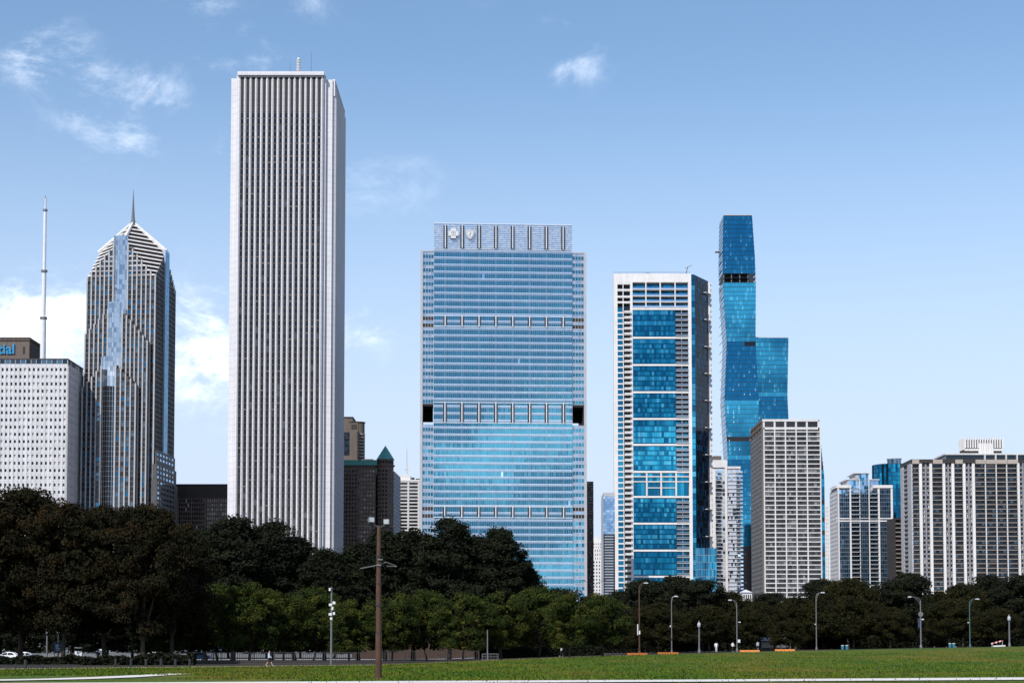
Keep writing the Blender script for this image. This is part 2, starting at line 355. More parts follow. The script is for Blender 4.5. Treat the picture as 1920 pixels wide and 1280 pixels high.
m = MB(); m.lathe([(5.3*r, Z(690)), (5.3*r, Z(594)), (3.9*r, Z(592)), (3.9*r, Z(507)), (3.1*r, Z(505)), (3.0*r, Z(395)), (1.6*r, Z(393)), (1.3*r, Z(372))], n=14); m.build('pole', MAST, ma.o, smooth=False)
for y_, rr in ((596, 7.2), (508, 6), (394, 4.4)):
    m = MB(); m.lathe([(rr*r, Z(y_+2)), (rr*r, Z(y_-1.5))], n=14); m.build('collar', GALV, ma.o)
m = MB()
for k in range(7): m.box(-2.2*r, 2.2*r, -.3, .3, Z(393-k*3.2), Z(392-k*3.2))
m.tube((0, 0, Z(374)), (0, 0, Z(366)), .35, .1); m.build('tip_antenna', GALV, ma.o)

# ---- stepped granite tower with pointed top
b = Bld('pointed_tower', 'granite and blue glass tower with chevron setbacks, striped pyramid top and spire', 289, 700, 1068, -5)
X, Z = b.X, b.Z; HW = -X(158)/2; cx = -HW; DEP = 2*HW; cy = HW
fl = (Z(500)-Z(890))/42.0; base = Z(1215)
W2 = [SMOK[0], BLU[2], SMOK[2], DARK[0]]; PALEG = [glass('tower_glass_a', (.46, .52, .58)), glass('tower_glass_b', (.58, .62, .67)), glass('tower_glass_c', (.28, .35, .43))]
def gable(u0, uc, u1, zsL, zp, zsR):
    return lambda u: zsL+(zp-zsL)*(u-u0)/(uc-u0) if u < uc else zp+(zsR-zp)*(u-uc)/(u1-uc)
layers = [  # left, centre, right px; shoulder, peak, shoulder rows; proud, glass half width px
 (158, 222, 289, 516, 440, 516, 0.0, 14), (160, 217, 279, 626, 566, 640, 4.5, 14), (161, 210, 262, 728, 672, 722, 9.0, 14)]
for li, (a, cpx, e, sL, pk, sR, pr, gh) in enumerate(layers):
    Fm, Gm, Cm = MB(), MB(), MB(); fr = (0, -pr, 1, 0)
    top = gable(X(a), X(cpx), X(e), Z(sL), Z(pk), Z(sR))
    zs = lines(base, base+fl*round((Z(pk)-base)/fl), round((Z(pk)-base)/fl))
    for ua, ub in ((X(a), X(cpx-gh)), (X(cpx+gh), X(e))):
        n = max(2, round((ub-ua)/(X(8.6)-X(0)))); grid(Fm, Gm, fr, lines(ua, ub, n), zs, .9, .75, .5, .3, nm=4, wts=(5, 1.5, 1.5, 6), sproud=.0, top=top, sm=1)
    # V-shaped glass bay in the middle
    g0, g1, gm = X(cpx-gh), X(cpx+gh), X(cpx); nf = len(zs)
    for j in range(nf-1):
        za, zb = zs[j], zs[j+1]
        if zb > Z(pk)+1: break
        dark = li == 2 and za < Z(730)
        for q, (ua, va, ub, vb) in enumerate(((g0, 0, gm, 2.2), (gm, 2.2, g1, 0))):
            for k in range(3):
                u0_, u1_ = ua+(ub-ua)*k/3, ua+(ub-ua)*(k+1)/3; v0_, v1_ = va+(vb-va)*k/3, va+(vb-va)*(k+1)/3
                Cm.quad((u0_+.08, -pr-v0_, za+.15), (u1_-.08, -pr-v1_, za+.15), (u1_-.08, -pr-v1_, zb), (u0_+.08, -pr-v0_, zb), 3 if dark else random.randrange(3))
    bk = MB(); bk.prism([(g0, -pr-.01), (gm, -pr-2.1), (g1, -pr-.01), (gm, -pr+.4)], base, Z(pk)-.5)
    bk.build('bay_mullions', STEEL, b.o)
    Fm.build('granite_layer', [TAN, TWSP], b.o); Gm.build('window_panes', W2, b.o, 'stuff'); Cm.build('glass_bay', PALEG+[DARK[1]], b.o)
    if pr:   # body of the proud layer
        m = MB(); m.prism([(X(a), 0), (X(a), -pr+.55), (X(e), -pr+.55), (X(e), 0)], base, min(Z(sL), Z(sR))-.3)
        st = 14
        for i in range(st):
            ua, ub = X(a)+(X(e)-X(a))*i/st, X(a)+(X(e)-X(a))*(i+1)/st; zt = min(top(ua), top(ub))
            m.box(ua, ub, -pr+.55, -.01, min(Z(sL), Z(sR))-.3, max(zt, min(Z(sL), Z(sR))+.3))
        # right flank of the layer
        m.build('setback', TWSP, b.o)
# right-hand side facade, same granite darkened to carry its shade
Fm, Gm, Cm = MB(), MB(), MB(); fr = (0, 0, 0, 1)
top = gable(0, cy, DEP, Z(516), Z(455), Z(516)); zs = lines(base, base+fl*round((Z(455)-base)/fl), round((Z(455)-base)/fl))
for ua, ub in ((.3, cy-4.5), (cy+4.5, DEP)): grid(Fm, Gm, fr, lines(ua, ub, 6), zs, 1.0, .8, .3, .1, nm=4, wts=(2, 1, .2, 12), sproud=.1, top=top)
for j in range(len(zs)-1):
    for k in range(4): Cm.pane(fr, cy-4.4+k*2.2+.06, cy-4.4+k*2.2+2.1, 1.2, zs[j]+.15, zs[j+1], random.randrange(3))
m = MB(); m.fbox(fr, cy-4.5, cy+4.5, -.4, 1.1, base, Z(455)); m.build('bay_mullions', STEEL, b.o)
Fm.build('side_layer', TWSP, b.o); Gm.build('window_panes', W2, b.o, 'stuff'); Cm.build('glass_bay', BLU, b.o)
m = MB(); m.box(-2*HW+.55, -.55, .55, DEP, base, Z(517)); m.build('core', DKBR, b.o)
m = MB()     # lower right wing of the side
for k, (y_, v) in enumerate(((845, 1.6), (870, 2.6), (900, 3.6))): m.fbox(fr, -3-k*2.2+4, DEP-2, 0, v, base, Z(y_))
m.build('side_steps', TWSP, b.o)
Gm = MB(); Fm = MB()
for k, (y_, v) in enumerate(((845, 1.6), (870, 2.6), (900, 3.6))):
    zs_ = lines(base, Z(y_), round((Z(y_)-base)/fl)); grid(Fm, Gm, (v+.02, 4.2-3-k*2.2+k*.0, 0, 1), lines(0, DEP-6, 6), zs_, 1.3, 1.6, .02, .3, nm=4, wts=(4, 5, 3, 4))
Fm.build('side_steps_piers', TWSP, b.o); Gm.build('window_panes', [LITE[0], LITE[2], BLU[0], DARK[0]], b.o, 'stuff')
def ring(z):
    zc, zg, za = Z(516), Z(456), Z(398); h = HW
    if z < zg:
        c = max(.02, (z-zc)/(zg-zc))*h; c = min(c, h-.02)
        return [(cx+sx*h if ax == 0 else cx+sx*(h-c), cy+sy*(h-c) if ax == 0 else cy+sy*h) for sx, sy, ax in ((-1, -1, 0), (-1, -1, 1), (1, -1, 1), (1, -1, 0), (1, 1, 0), (1, 1, 1), (-1, 1, 1), (-1, 1, 0))]
    k = max(.0, (za-z)/(za-zg))*h; e = .01
    return [(cx-k, cy-e), (cx-e, cy-k), (cx+e, cy-k), (cx+k, cy-e), (cx+k, cy+e), (cx+e, cy+k), (cx-e, cy+k), (cx-k, cy+e)]
def shrink(p, d):
    o = []
    for x_, y_ in p:
        v = Vector((x_-cx, y_-cy)); l = v.length; o.append((cx+v.x*max(.02, 1-d/max(l, .1)), cy+v.y*max(.02, 1-d/max(l, .1))))
    return o
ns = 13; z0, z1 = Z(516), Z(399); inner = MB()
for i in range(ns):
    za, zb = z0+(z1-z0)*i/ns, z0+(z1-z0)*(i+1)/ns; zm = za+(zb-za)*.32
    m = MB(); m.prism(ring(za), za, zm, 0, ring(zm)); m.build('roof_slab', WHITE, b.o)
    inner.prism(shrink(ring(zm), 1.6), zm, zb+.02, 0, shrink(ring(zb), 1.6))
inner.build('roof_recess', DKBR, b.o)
m = MB()     # bright ridges from gable peaks to the apex
for gx_, gy_ in ((0, -1), (1, 0), (-1, 0)):
    p = Vector((cx+gx_*HW, cy+gy_*HW, Z(456))); q = Vector((cx, cy, Z(398))); m.tube(p, q, 1.7, .8, 6)
m.build('roof_ridge', WHITE, b.o)
m = MB(); m.lathe([(2.0, Z(402)), (1.2, Z(392)), (.7, Z(370)), (.12, Z(336))], (cx, cy), 8); m.build('spire', GALV, b.o)

# ---- dark low block between tower and white skyscraper
b = Bld('dark_office_block', 'dark brown office block with thin mullions beside the white skyscraper', 380, 1000, 1150)
X, Z = b.X, b.Z; Fm, Gm = MB(), MB()
zs = lines(Z(1215), Z(934), 34); us = lines(X(322), X(428), 26)
grid(Fm, Gm, FRONT, us, zs, .5, 1.0, .4, .25, nm=4, wts=(8, 8, 2, .8), sproud=.35)
Fm.box(X(322), X(428), .45, 30, Z(1215), Z(934)); Fm.build('wall', BRONZ, b.o); Gm.build('window_panes', DARK+[BLIND], b.o, 'stuff')
m = MB(); m.box(X(322)-.3, X(428)+.3, -.2, 30, Z(934)+.003, Z(907))
for i in range(40): u = X(322)+(X(428)-X(322))*i/39; m.fbox(FRONT, u-.15, u+.15, .2, .55, Z(934), Z(909))
m.build('louvred_top', DKBR, b.o)
for i in range(4):
    u = X(333+i*26); m = MB(); m.fbox(FRONT, u-.35, u+.35, .25, .75, Z(1215), Z(934)); m.build('column', TANST, b.o)

# ---- the tall white skyscraper
b = Bld('white_skyscraper', 'very tall white granite skyscraper with vertical piers and dark window strips', 523, 640, 1010)
X, Z = b.X, b.Z; xl, xr = X(445), X(601); yl, yr = X(427), X(620); DP = 70; nt_ = xr+ (X(620)-X(601))
zb, zt = Z(1215), Z(136); fl = 3.95; nfl = int((zt-zb-26)/fl)
def pier_mesh(w, d, h):
    m = MB(); m.prism([(-w/2, 0), (w*.0, -d), (w/2, 0)], 0, h); return m
NB = 15; pitch = (xr-xl)/NB
pm = None
def strips(fr, n, pitch_, u00, zlo, zhi, name):
    for i in range(n):
        G = MB(); ua, ub = u00+pitch_*(i+.17), u00+pitch_*(i+.83)
        zmech = zhi-26; k = 0; z_ = zlo
        while z_ < zmech-.1:
            zn = min(z_+fl, zmech); r_ = random.random()
            G.pane(fr, ua, ub, .02, z_+.9, zn, 2 if r_ > .975 else (0 if r_ > .7 else 1)); G.fbox(fr, ua, ub, -.1, .1, z_, z_+.9, 4 if random.random() > .93 else 3); z_ = zn
        G.pane(fr, ua, ub, .02, zmech, zhi-3, 5)
        G.build('window_strip', [DARK[0], DARK[1], DARK[2], DKBR, TANST, BLACK], b.o)
strips((0, 0, 1, 0), NB, pitch, xl, zb, zt, 'f')
strips((yr, 6, 0, 1), 15, (DP-12)/15, 0, zb, zt-4, 's')
for i in range(NB+1):
    o_ = None
    m = MB(); w = pitch*.5; u = xl+pitch*i; m.prism([(u-w/2, .05), (u, -.75), (u+w/2, .05)], zb, zt-5.0); 
    m.prism([(u-w/2, .05), (u, -.75), (u+w/2, .05)], zt-5.0, zt-2.2, 0, [(u-.5*w/2, .05), (u, -.3), (u+.5*w/2, .05)])
    m.build('pier', GRANITE, b.o)
for i in range(16):
    p2 = (DP-12)/15; u = 6+p2*i; w = p2*.6; m = MB(); m.prism([(yr-.05, u-w/2), (yr+2.0, u), (yr-.05, u+w/2)], zb, zt-8); m.build('pier', GRANITE, b.o)
m = MB(); m.box(xl-.4, xr+.4, .12, DP-.12, zb, zt-2.3)          # body
m.box(xl-1.2, xr+1.2, -1.9, DP, zt-2.29, zt)                    # fascia
m.build('core', GRANITE, b.o)
m = MB(); zc = Z(143)
m.box(yl, xl-.41, 4.2, DP-4, zb, zc); m.box(xr+.41, yr-.15, 3.6, DP-4, zb, zc-1); m.box(xl-2.2, xl-.405, 1.6, 4.19, zb, zc+1); m.box(xr+.405, xr+2.2, 1.6, 3.59, zb, zc+1)
m.build('corner_shaft', GRANITE, b.o)
m = MB(); m.box(yr-.14, yr+.5, 5.0, DP-5, Z(143)-11, Z(143)-1.5)
m.build('side_glass_band', BLU[1], b.o)
m = MB()
for i in range(26): u = 5+i*(DP-10)/25; m.box(yr+.3, yr+1.2, u-.4, u+.4, Z(143)-11, Z(143)-1.6)
m.box(yr-.1, yr+1.3, 4.6, DP-4.6, Z(143)-1.49, Z(143)-.4)
m.build('side_cornice', WHITE, b.o)
m = MB(); mx_ = X(548); m.tube((mx_, 20, zt), (mx_, 20, Z(112)), .5, .4, 8)
m.build('roof_mast', WPLAS, b.o)
m = MB(); m.lathe([(.6, Z(116)), (.9, Z(113)), (.9, Z(90)), (.5, Z(87))], (mx_, 20), 10)
for k in range(8): m.lathe([(1.35, Z(112-k*3)), (1.35, Z(111-k*3))], (mx_, 20), 10)
m.build('mast_antenna', WPLAS, b.o)
m = MB()
for px, h in ((490, 2.5), (503, 2), (512, 2.2), (530, 3), (537, 9), (562, 3), (577, 16), (590, 3)):
    m.tube((X(px), 8, zt), (X(px), 8, zt+h), .18, .1, 5)
m.build('roof_whips', GALV, b.o)

# ---- tan tower, brown hotel with copper roof, white grid block
b = Bld('tan_tower', 'tan concrete tower with rounded balcony corner behind the brown hotel', 650, 830, 1230)
X, Z = b.X, b.Z; m = MB(); m.box(X(620), X(661), 0, 26, 0, Z(783)); m.box(X(656), X(672), -2, 22, 0, Z(792)); m.lathe([(X(683)-X(672), 0), (X(683)-X(672), Z(792))], (X(672), 3), 18); m.build('wall', TANST, b.o)
m = MB(); m.box(X(620)-.3, X(661)+.4, -.4, 26.4, Z(783), Z(781)); m.box(X(656)-.3, X(672), -2.4, 22, Z(792), Z(790.5)); m.lathe([(X(683)-X(672)+.5, Z(792)), (X(683)-X(672)+.5, Z(790.3))], (X(672), 3), 18); m.build('roof_cap', DKBR, b.o)
G = MB(); 
for j in range(14): 
    for q in range(3): G.pane(FRONT, X(643+q*4.4), X(643+q*4.4+4), .25, Z(853-j*3.1), Z(853-j*3.1-2.5), random.randrange(3))
G.build('window_panes', SMOK, b.o, 'stuff')
m = MB(); m.box(X(659), X(669.5), -2.3, -1.9, Z(804.5), Z(796)); m.build('louvre', DKBR, b.o)
m = MB(); m.box(X(671), X(674), -6, -2.0, Z(860), Z(810)); m.build('balcony_recess', BLACK, b.o)
rr = X(683)-X(672)
for j in range(9):
    m = MB(); z_ = Z(812+j*6); m.lathe([(rr+.35, z_-1.2), (rr+.35, z_-.1)], (X(672), 3), 18); m.build('balcony', TANC, b.o)
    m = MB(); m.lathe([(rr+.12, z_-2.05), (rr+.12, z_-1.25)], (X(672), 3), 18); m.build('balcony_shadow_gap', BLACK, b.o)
m = MB(); m.box(X(630), X(700), -3, 16, 0, Z(861)); m.build('podium', TANST, b.o)
m = MB()
for i in range(10): m.box(X(642+i*6), X(644.5+i*6), -3.3, -3.01, Z(871), Z(864))
m.build('podium_openings', BLACK, b.o)

b = Bld('brown_hotel', 'brown stone hotel block with teal copper roof and pointed corner turret', 705, 950, 1100)
X, Z = b.X, b.Z; Fm, Gm = MB(), MB(); zs = lines(Z(1215), Z(879), 44)
grid(Fm, Gm, FRONT, lines(X(625), X(703), 14), zs, .85, 1.25, .3, .2, nm=3, wts=(5, 5, 2), sproud=.12)
Fm.box(X(625), X(703), .4, 34, Z(1215), Z(872)); tx, ty, tr = X(721.5), 3.0, X(738)-X(721.5)
Fm.build('wall', BRNST, b.o)
m = MB(); m.box(X(622), X(707), -1.0, 30, Z(872), Z(863)); m.box(X(622), X(707), -.3, 30, Z(863)+.002, Z(862)); m.build('copper_roof', COPPER, b.o)
# octagonal turret
m = MB(); m.lathe([(tr-.3, Z(1215)), (tr-.3, Z(874)), (tr+.6, Z(873)), (tr+.6, Z(871)), (tr*.93, Z(870.5)), (tr*.93, Z(862)), (tr*1.0, Z(861.8)), (tr*1.0, Z(860.5))], (tx, ty), 16); m.build('turret', BRNST, b.o)
for j in range(44):
    za, zc_ = zs[j], zs[j+1]
    if j % 1 == 0:
        for k in range(16):
            a = math.pi*2*(k+.5)/16
            if math.sin(a) > .3: continue
            c_, s_ = math.cos(a), math.sin(a); r_ = (tr-.3)*math.cos(math.pi/16)+.03; w = .55
            Gm.quad((tx+c_*r_+s_*w, ty+s_*r_-c_*w, za+.8), (tx+c_*r_-s_*w, ty+s_*r_+c_*w, za+.8), (tx+c_*r_-s_*w, ty+s_*r_+c_*w, zc_-.5), (tx+c_*r_+s_*w, ty+s_*r_-c_*w, zc_-.5), random.randrange(2))
Gm.build('window_panes', DARK, b.o, 'stuff')
m = MB(); 
for k in range(16):
    a = math.pi*2*(k+.5)/16
    if math.sin(a) < .2: m.tube((tx+math.cos(a)*(tr*.9), ty+math.sin(a)*(tr*.9), Z(866)), (tx+math.cos(a)*(tr*.95), ty+math.sin(a)*(tr*.95), Z(866)), .85, .85, 10)
m.build('round_window', BLACK, b.o)
m = MB(); m.lathe([(tr*1.04, Z(860.5)), (.05, Z(834))], (tx, ty), 8); m.build('turret_roof', COPPER, b.o)
# receding right side
Fm, Gm = MB(), MB(); fr = (X(738), 2.5, .04, .9992); zs2 = lines(Z(1215), Z(884), 43)
grid(Fm, Gm, fr, lines(0, 38, 12), zs2, 1.2, 1.3, .3, .25, nm=2)
m.__init__(); Fm.prism([(X(738)-.3, 3.2), (X(738)-.35+.04*38, 3.2+38), (X(738)-14, 3+36), (X(738)-10, 4)][0:4], Z(1215), Z(884)); Fm.build('side_wall', GREYC, b.o); Gm.build('window_panes', DARK, b.o, 'stuff')

b = Bld('white_grid_block', 'white concrete block with dark window bands and roof antenna beside brown hotel', 768, 950, 1260)
X, Z = b.X, b.Z; Fm, Gm = MB(), MB(); zs = lines(Z(1215), Z(903), 48)
grid(Fm, Gm, FRONT, [X(741), X(765.5), X(785), X(802)], zs, 1.4, 1.0, .5, .3, nm=4, wts=(5, 5, 3, 1), sproud=.2)
Fm.box(X(741), X(802), .6, 24, Z(1215), Z(903)); Fm.build('wall', OFFW, b.o)
Gm.build('window_panes', DARK+[BLIND], b.o, 'stuff')
m = MB(); m.box(X(741), X(802), -.5, 24, Z(903)+.4, Z(899)); m.box(X(744), X(769), 2, 18, Z(899), Z(891)); m.build('penthouse', WHITE, b.o)
m = MB(); m.box(X(771), X(776), 3, 9, Z(899), Z(894)); m.box(X(779), X(789), 3, 9, Z(899), Z(896)); m.build('roof_plant', DKBR, b.o)
m = MB(); m.tube((X(760.5), 8, Z(891)), (X(760.5), 8, Z(838)), .75, .5, 6); m.tube((X(760.5), 8, Z(838)), (X(760.5), 8, Z(824)), .22, .1, 5)
for dx in (-1.2, 1.2): m.tube((X(760.5)+dx, 8, Z(891)), (X(760.5)+dx*.8, 8, Z(876)), .35, .3, 5)
m.box(X(760.5)-1.6, X(760.5)+1.6, 7.5, 8.5, Z(877), Z(875.5)); m.build('roof_antenna', MAST, b.o)

# ---- wide blue glass office tower with emblem crown
b = Bld('glass_office_tower', 'wide blue glass office tower with two white emblems on its silver crown', 943, 760, 885, 3.2)
X, Z = b.X, b.Z; xa, xb = X(813.5), X(1073.5); wl, wr = X(788), X(1100.5)
finpx = [834.5+31.7*i for i in range(8)]; fins = [X(p) for p in finpx]
fh = (Z(478)-Z(1008))/40.0; zb = Z(1215); ztop = Z(470)
zs = [ztop-fh*i for i in range(int((ztop-zb)/fh)+1)]
mech = lambda y: (593 < y < 613) or (754 < y < 794) or (950 < y < 971)
npn = 66; uu = lines(xa, xb, npn)
for i in range(len(zs)-1):
    zt_, zl = zs[i], zs[i+1]; zm = zl+(zt_-zl)*.66
    G = MB()
    for k in range(npn):
        r_ = random.random(); G.pane(FRONT, uu[k]+.04, uu[k+1]-.04, 0, zl, zm, 3 if r_ > .9985 else random.choices((0, 1, 2), (6, 2, 2))[0], .0016)
    G.build('glass_band', BCG+[LITE[0]], b.o)
    P = MB()
    for k in range(npn): P.pane(FRONT, uu[k]+.04, uu[k+1]-.04, .05, zm+.25, zt_-.25, 0, .002)
    P.fbox(FRONT, xa, xb, -.2, .14, zt_-.26, zt_+.02, 2); P.fbox(FRONT, xa, xb, -.2, .11, zm-.02, zm+.12, 3)
    P.build('spandrel_band', [SPAN, STEEL, SILV, GSTEEL], b.o)
m = MB()
for k in range(npn+1): m.fbox(FRONT, uu[k]-.035, uu[k]+.035, -.1, .08, zb, ztop)
m.build('mullions', GSTEEL, b.o)
for u in fins:
    m = MB(); m.fbox(FRONT, u-.07, u+.07, -.1, .2, zb, ztop); m.build('vertical_joint', STEEL, b.o)
def fin(u, z0_, z1_, cr=False):
    m = MB(); m.fbox(FRONT, u-.95, u+.95, .02, .36, z0_, z1_, 1); m.fbox(FRONT, u-.28, u+.28, .36, .9, z0_-.1, z1_+.1, 0); m.fbox(FRONT, u-1.05, u-.85, .1, .55, z0_, z1_, 2); m.fbox(FRONT, u+.85, u+1.05, .1, .55, z0_, z1_, 2)
    m.build('fin', [SILV, BLACK, TANST], b.o)
for y0, y1 in ((612.5, 593), (793, 755), (970, 949.5)):
    for u in fins: fin(u, Z(y0), Z(y1))
    for y_ in (y0, y1): m = MB(); m.fbox(FRONT, xa, xb, -.1, .42, Z(y_)-.2, Z(y_)+.25); m.build('ledge', SILV, b.o)
# crown
cf = (0, .3, 1, 0); m = MB(); zc0, zc1 = Z(468), Z(421)
nr = 12
for i in range(nr):
    za, zc_ = zc0+(zc1-zc0)*i/nr, zc0+(zc1-zc0)*(i+1)/nr
    for k in range(npn): m.pane(cf, uu[k]+.03, uu[k+1]-.03, .05, za+.3, zc_-.05, random.randrange(2), .006)
    m.fbox(cf, xa, xb, -.2, .2, za, za+.3, 2)
m.fbox(cf, xa, xb, -.3, .35, zc1, zc1+.5, 2)
for k in range(0, npn+1): m.fbox(cf, uu[k]-.06, uu[k]+.06, -.1, .14, zc0, zc1, 3)
m.build('crown_screen', [STEEL, SPAN, SILV, GSTEEL], b.o)
for u in fins: fin(u, zc0+.6, zc1-.9)
m = MB(); m.box(xa+.3, xb-.3, .6, 34, zb, zc1-.3); m.build('core', GSTEEL, b.o)
# wings, cut through by an open refuge floor
for side, (ua, ub) in enumerate(((wl, xa-.05), (xb+.05, wr))):
    Fm, Gm, Pm = MB(), MB(), MB(); fr = (0, .8, 1, 0); pil = 1.35
    p0, p1 = (ua+pil, ub-.1) if side == 0 else (ua+.1, ub-pil)
    zt0 = Z(473)
    for z0_, z1_ in ((Z(757), zt0), (zb, Z(796))):
        nfl_ = max(1, round((z1_-z0_)/fh)); zz = lines(z0_, z1_, nfl_); us = lines(p0, p1, 4)
        for j in range(nfl_):
            pyj = 1219-(zz[j]-1.7)/885*3100; mechw = any(abs(pyj-q) < 6.8 for q in (610, 597, 968, 954.5))
            for k in range(4):
                Gm.pane(fr, us[k]+.1, us[k+1]-.1, 0, zz[j]+.1, zz[j]+fh*.55, 3 if mechw else random.randrange(3))
                Gm.pane(fr, us[k]+.1, us[k+1]-.1, .03, zz[j]+fh*.6, zz[j+1]-.1, 5 if random.random() > .5 else 4)
            Fm.fbox(fr, p0, p1, -.2, .16, zz[j]-.12, zz[j]+.12)
            Fm.fbox(fr, p0, p1, -.2, .13, zz[j]+fh*.55, zz[j]+fh*.6)
        for k in range(5): Fm.fbox(fr, us[k]-.1, us[k]+.1, -.2, .2, z0_, z1_)
        m = MB(); m.box(p0, p1, 1.02, 30, z0_, z1_); m.build('wing_core', GSTEEL, b.o); Gm.build('wing_glass', BCG+[BLACK, STEEL, SPAN], b.o); Gm = MB()
    Fm.fbox(fr, ua, ub, -.3, .3, zt0, zt0+.7)
    Fm.build('wing_frame', GSTEEL, b.o)
    m = MB(); q0, q1 = (ua, ua+pil) if side == 0 else (ub-pil, ub); m.box(q0, q1, .2, 30, zb, zt0+.02); m.build('corner_pilaster', GSTEEL, b.o)
    m = MB(); m.box(p0, p1, 22, 22.6, Z(785)+1, Z(757)) ; m.build('refuge_screen', BLACK, b.o)
    m = MB(); m.box(p0, p1, 1.0, 29, Z(757)-1.2, Z(757)-.02); m.build('refuge_soffit', BLACK, b.o)
    m = MB(); (m.box(p0, p0+.4, 1.0, 29, Z(796), Z(757)-1.21) if side == 0 else m.box(p1-.4, p1, 1.0, 29, Z(796), Z(757)-1.21)); m.build('refuge_wall', DKBR, b.o)
# emblems: cross with a ringed figure, shield with a staff
def poly_plate(pts, y0, y1, mt, name, par):
    m = MB(); n = len(pts); m.v = [(p[0], y0, p[1]) for p in pts]+[(p[0], y1, p[1]) for p in pts]
    m.f = [tuple(range(n)), tuple(range(2*n-1, n-1, -1))]+[(k, n+k, n+(k+1) % n, (k+1) % n) for k in range(n)]; m.m = [0]*len(m.f)
    return m.build(name, mt, par)
e = X(10)-X(0)
cxp, czp = X(849.5), Z(440)
def crosspts(a, w): return [(cxp+x_*e/10, czp+z_*e/10) for x_, z_ in ((-w, -a), (w, -a), (w, -w), (a, -w), (a, w), (w, w), (w, a), (-w, a), (-w, w), (-a, w), (-a, -w), (-w, -w))]
LINE = mat('emblem_line', (.22, .24, .27), .5)
cr = poly_plate(crosspts(9.4, 4.6), -1.5, -1.0, WPLAS, 'cross_emblem', b.o)
def polyline(pts, r_, y_, m): 
    for i in range(len(pts)-1): m.tube((pts[i][0], y_, pts[i][1]), (pts[i+1][0], y_, pts[i+1][1]), r_, r_, 5)
m = MB(); circ = [(cxp+math.cos(k*math.pi/10)*e*.44, czp+math.sin(k*math.pi/10)*e*.44) for k in range(21)]; polyline(circ, .12, -1.52, m)
for a_, b_ in (((0, .28), (0, -.05)), ((0, .12), (-.3, .2)), ((0, .12), (.3, .2)), ((0, -.05), (-.22, -.34)), ((0, -.05), (.22, -.34))):
    polyline([(cxp+a_[0]*e, czp+a_[1]*e), (cxp+b_[0]*e, czp+b_[1]*e)], .12, -1.52, m)
m.build('ringed_figure', LINE, cr)
sxp, szp = X(881), Z(441)
def shield(k): return [(sxp+x_*e*k, szp+z_*e*k) for x_, z_ in ((0, -.98), (.35, -.72), (.62, -.3), (.7, .1), (.72, .5), (.8, .78), (.45, .74), (.2, .8), (0, .95), (-.2, .8), (-.45, .74), (-.8, .78), (-.72, .5), (-.7, .1), (-.62, -.3), (-.35, -.72))]
sh_ = poly_plate(shield(1.0), -1.5, -1.0, WPLAS, 'shield_emblem', b.o)
m = MB(); p = shield(.78); polyline(p+[p[0]], .10, -1.52, m); polyline([(sxp, szp+.5*e), (sxp, szp-.55*e)], .13, -1.52, m)
polyline([(sxp+math.sin(k*.8)*.2*e, szp+(.35-k*.09)*e) for k in range(9)], .11, -1.56, m); m.build('staff_and_snake', LINE, sh_)

# ---- slivers in the gap right of it
b = Bld('dark_lattice_tower', 'thin dark sliver of lattice tower behind glass office tower', 1108, 1000, 990)
X, Z = b.X, b.Z; Fm, Gm = MB(), MB(); zs = lines(Z(1215), Z(903), 60); grid(Fm, Gm, FRONT, lines(X(1092), X(1112.5), 9), zs, .25, .5, .25, .2)
Fm.box(X(1092), X(1112.3), .4, 20, Z(1215), Z(904)); Fm.build('wall', BRONZ, b.o); Gm.build('window_panes', DARK, b.o, 'stuff')
b = Bld('white_stepped_block', 'small white stepped stone block far off in the gap between towers', 1121, 1060, 1450)
X, Z = b.X, b.Z; Fm, Gm = MB(), MB()
for (a, e_, y_, yy, dd, gm_) in ((1106, 1137, 1215, 1050, 0, 0), (1110, 1136, 1050, 1028, 2, 1), (1112, 1137, 1028, 1016, 3, 0)):
    zs = lines(Z(y_), Z(yy), max(2, int((y_-yy)/6.5))); grid(Fm, Gm, (0, dd, 1, 0), lines(X(a), X(e_), 6), zs, 1.4, 1.5, .3, .2, nm=2); Fm.box(X(a), X(e_), dd+.4, dd+20, Z(y_), Z(yy))
Fm.box(X(1112), X(1131), 5, 18, Z(1016), Z(1005)); Fm.build('wall', WHITE, b.o); Gm.build('window_panes', [SMOK[2], DARK[2]], b.o, 'stuff')
b = Bld('balcony_glass_tower', 'narrow blue glass tower with stacked dark balconies left of white framed tower', 1141, 1000, 850)
X, Z = b.X, b.Z; G = MB(); zs = lines(Z(1215), Z(930), 56)
for j in range(56):
    for k in range(6): G.pane(FRONT, X(1131.5+k*3.6), X(1131.5+k*3.6+3.5), 0, zs[j]+.1, zs[j+1], (random.randrange(3) if zs[j] > Z(1002) else 3))
G.build('glass_wall', LITE+[DARK[0]], b.o)
m = MB(); m.box(X(1131.5), X(1153), .1, 22, Z(1215), Z(930)); m.box(X(1132), X(1153), -.3, 22, Z(930)+.002, Z(923)); m.build('core', GSTEEL, b.o)
for j in range(0, 42):
    m = MB(); z_ = zs[j]; m.box(X(1133+.5*(j % 2)), X(1150), -1.9, -.05, z_, z_+.35, 0); m.box(X(1134), X(1149), -1.85, -1.78, z_+.35, z_+1.3, 1); m.build('balcony', [GREYC, SMOK[0]], b.o)

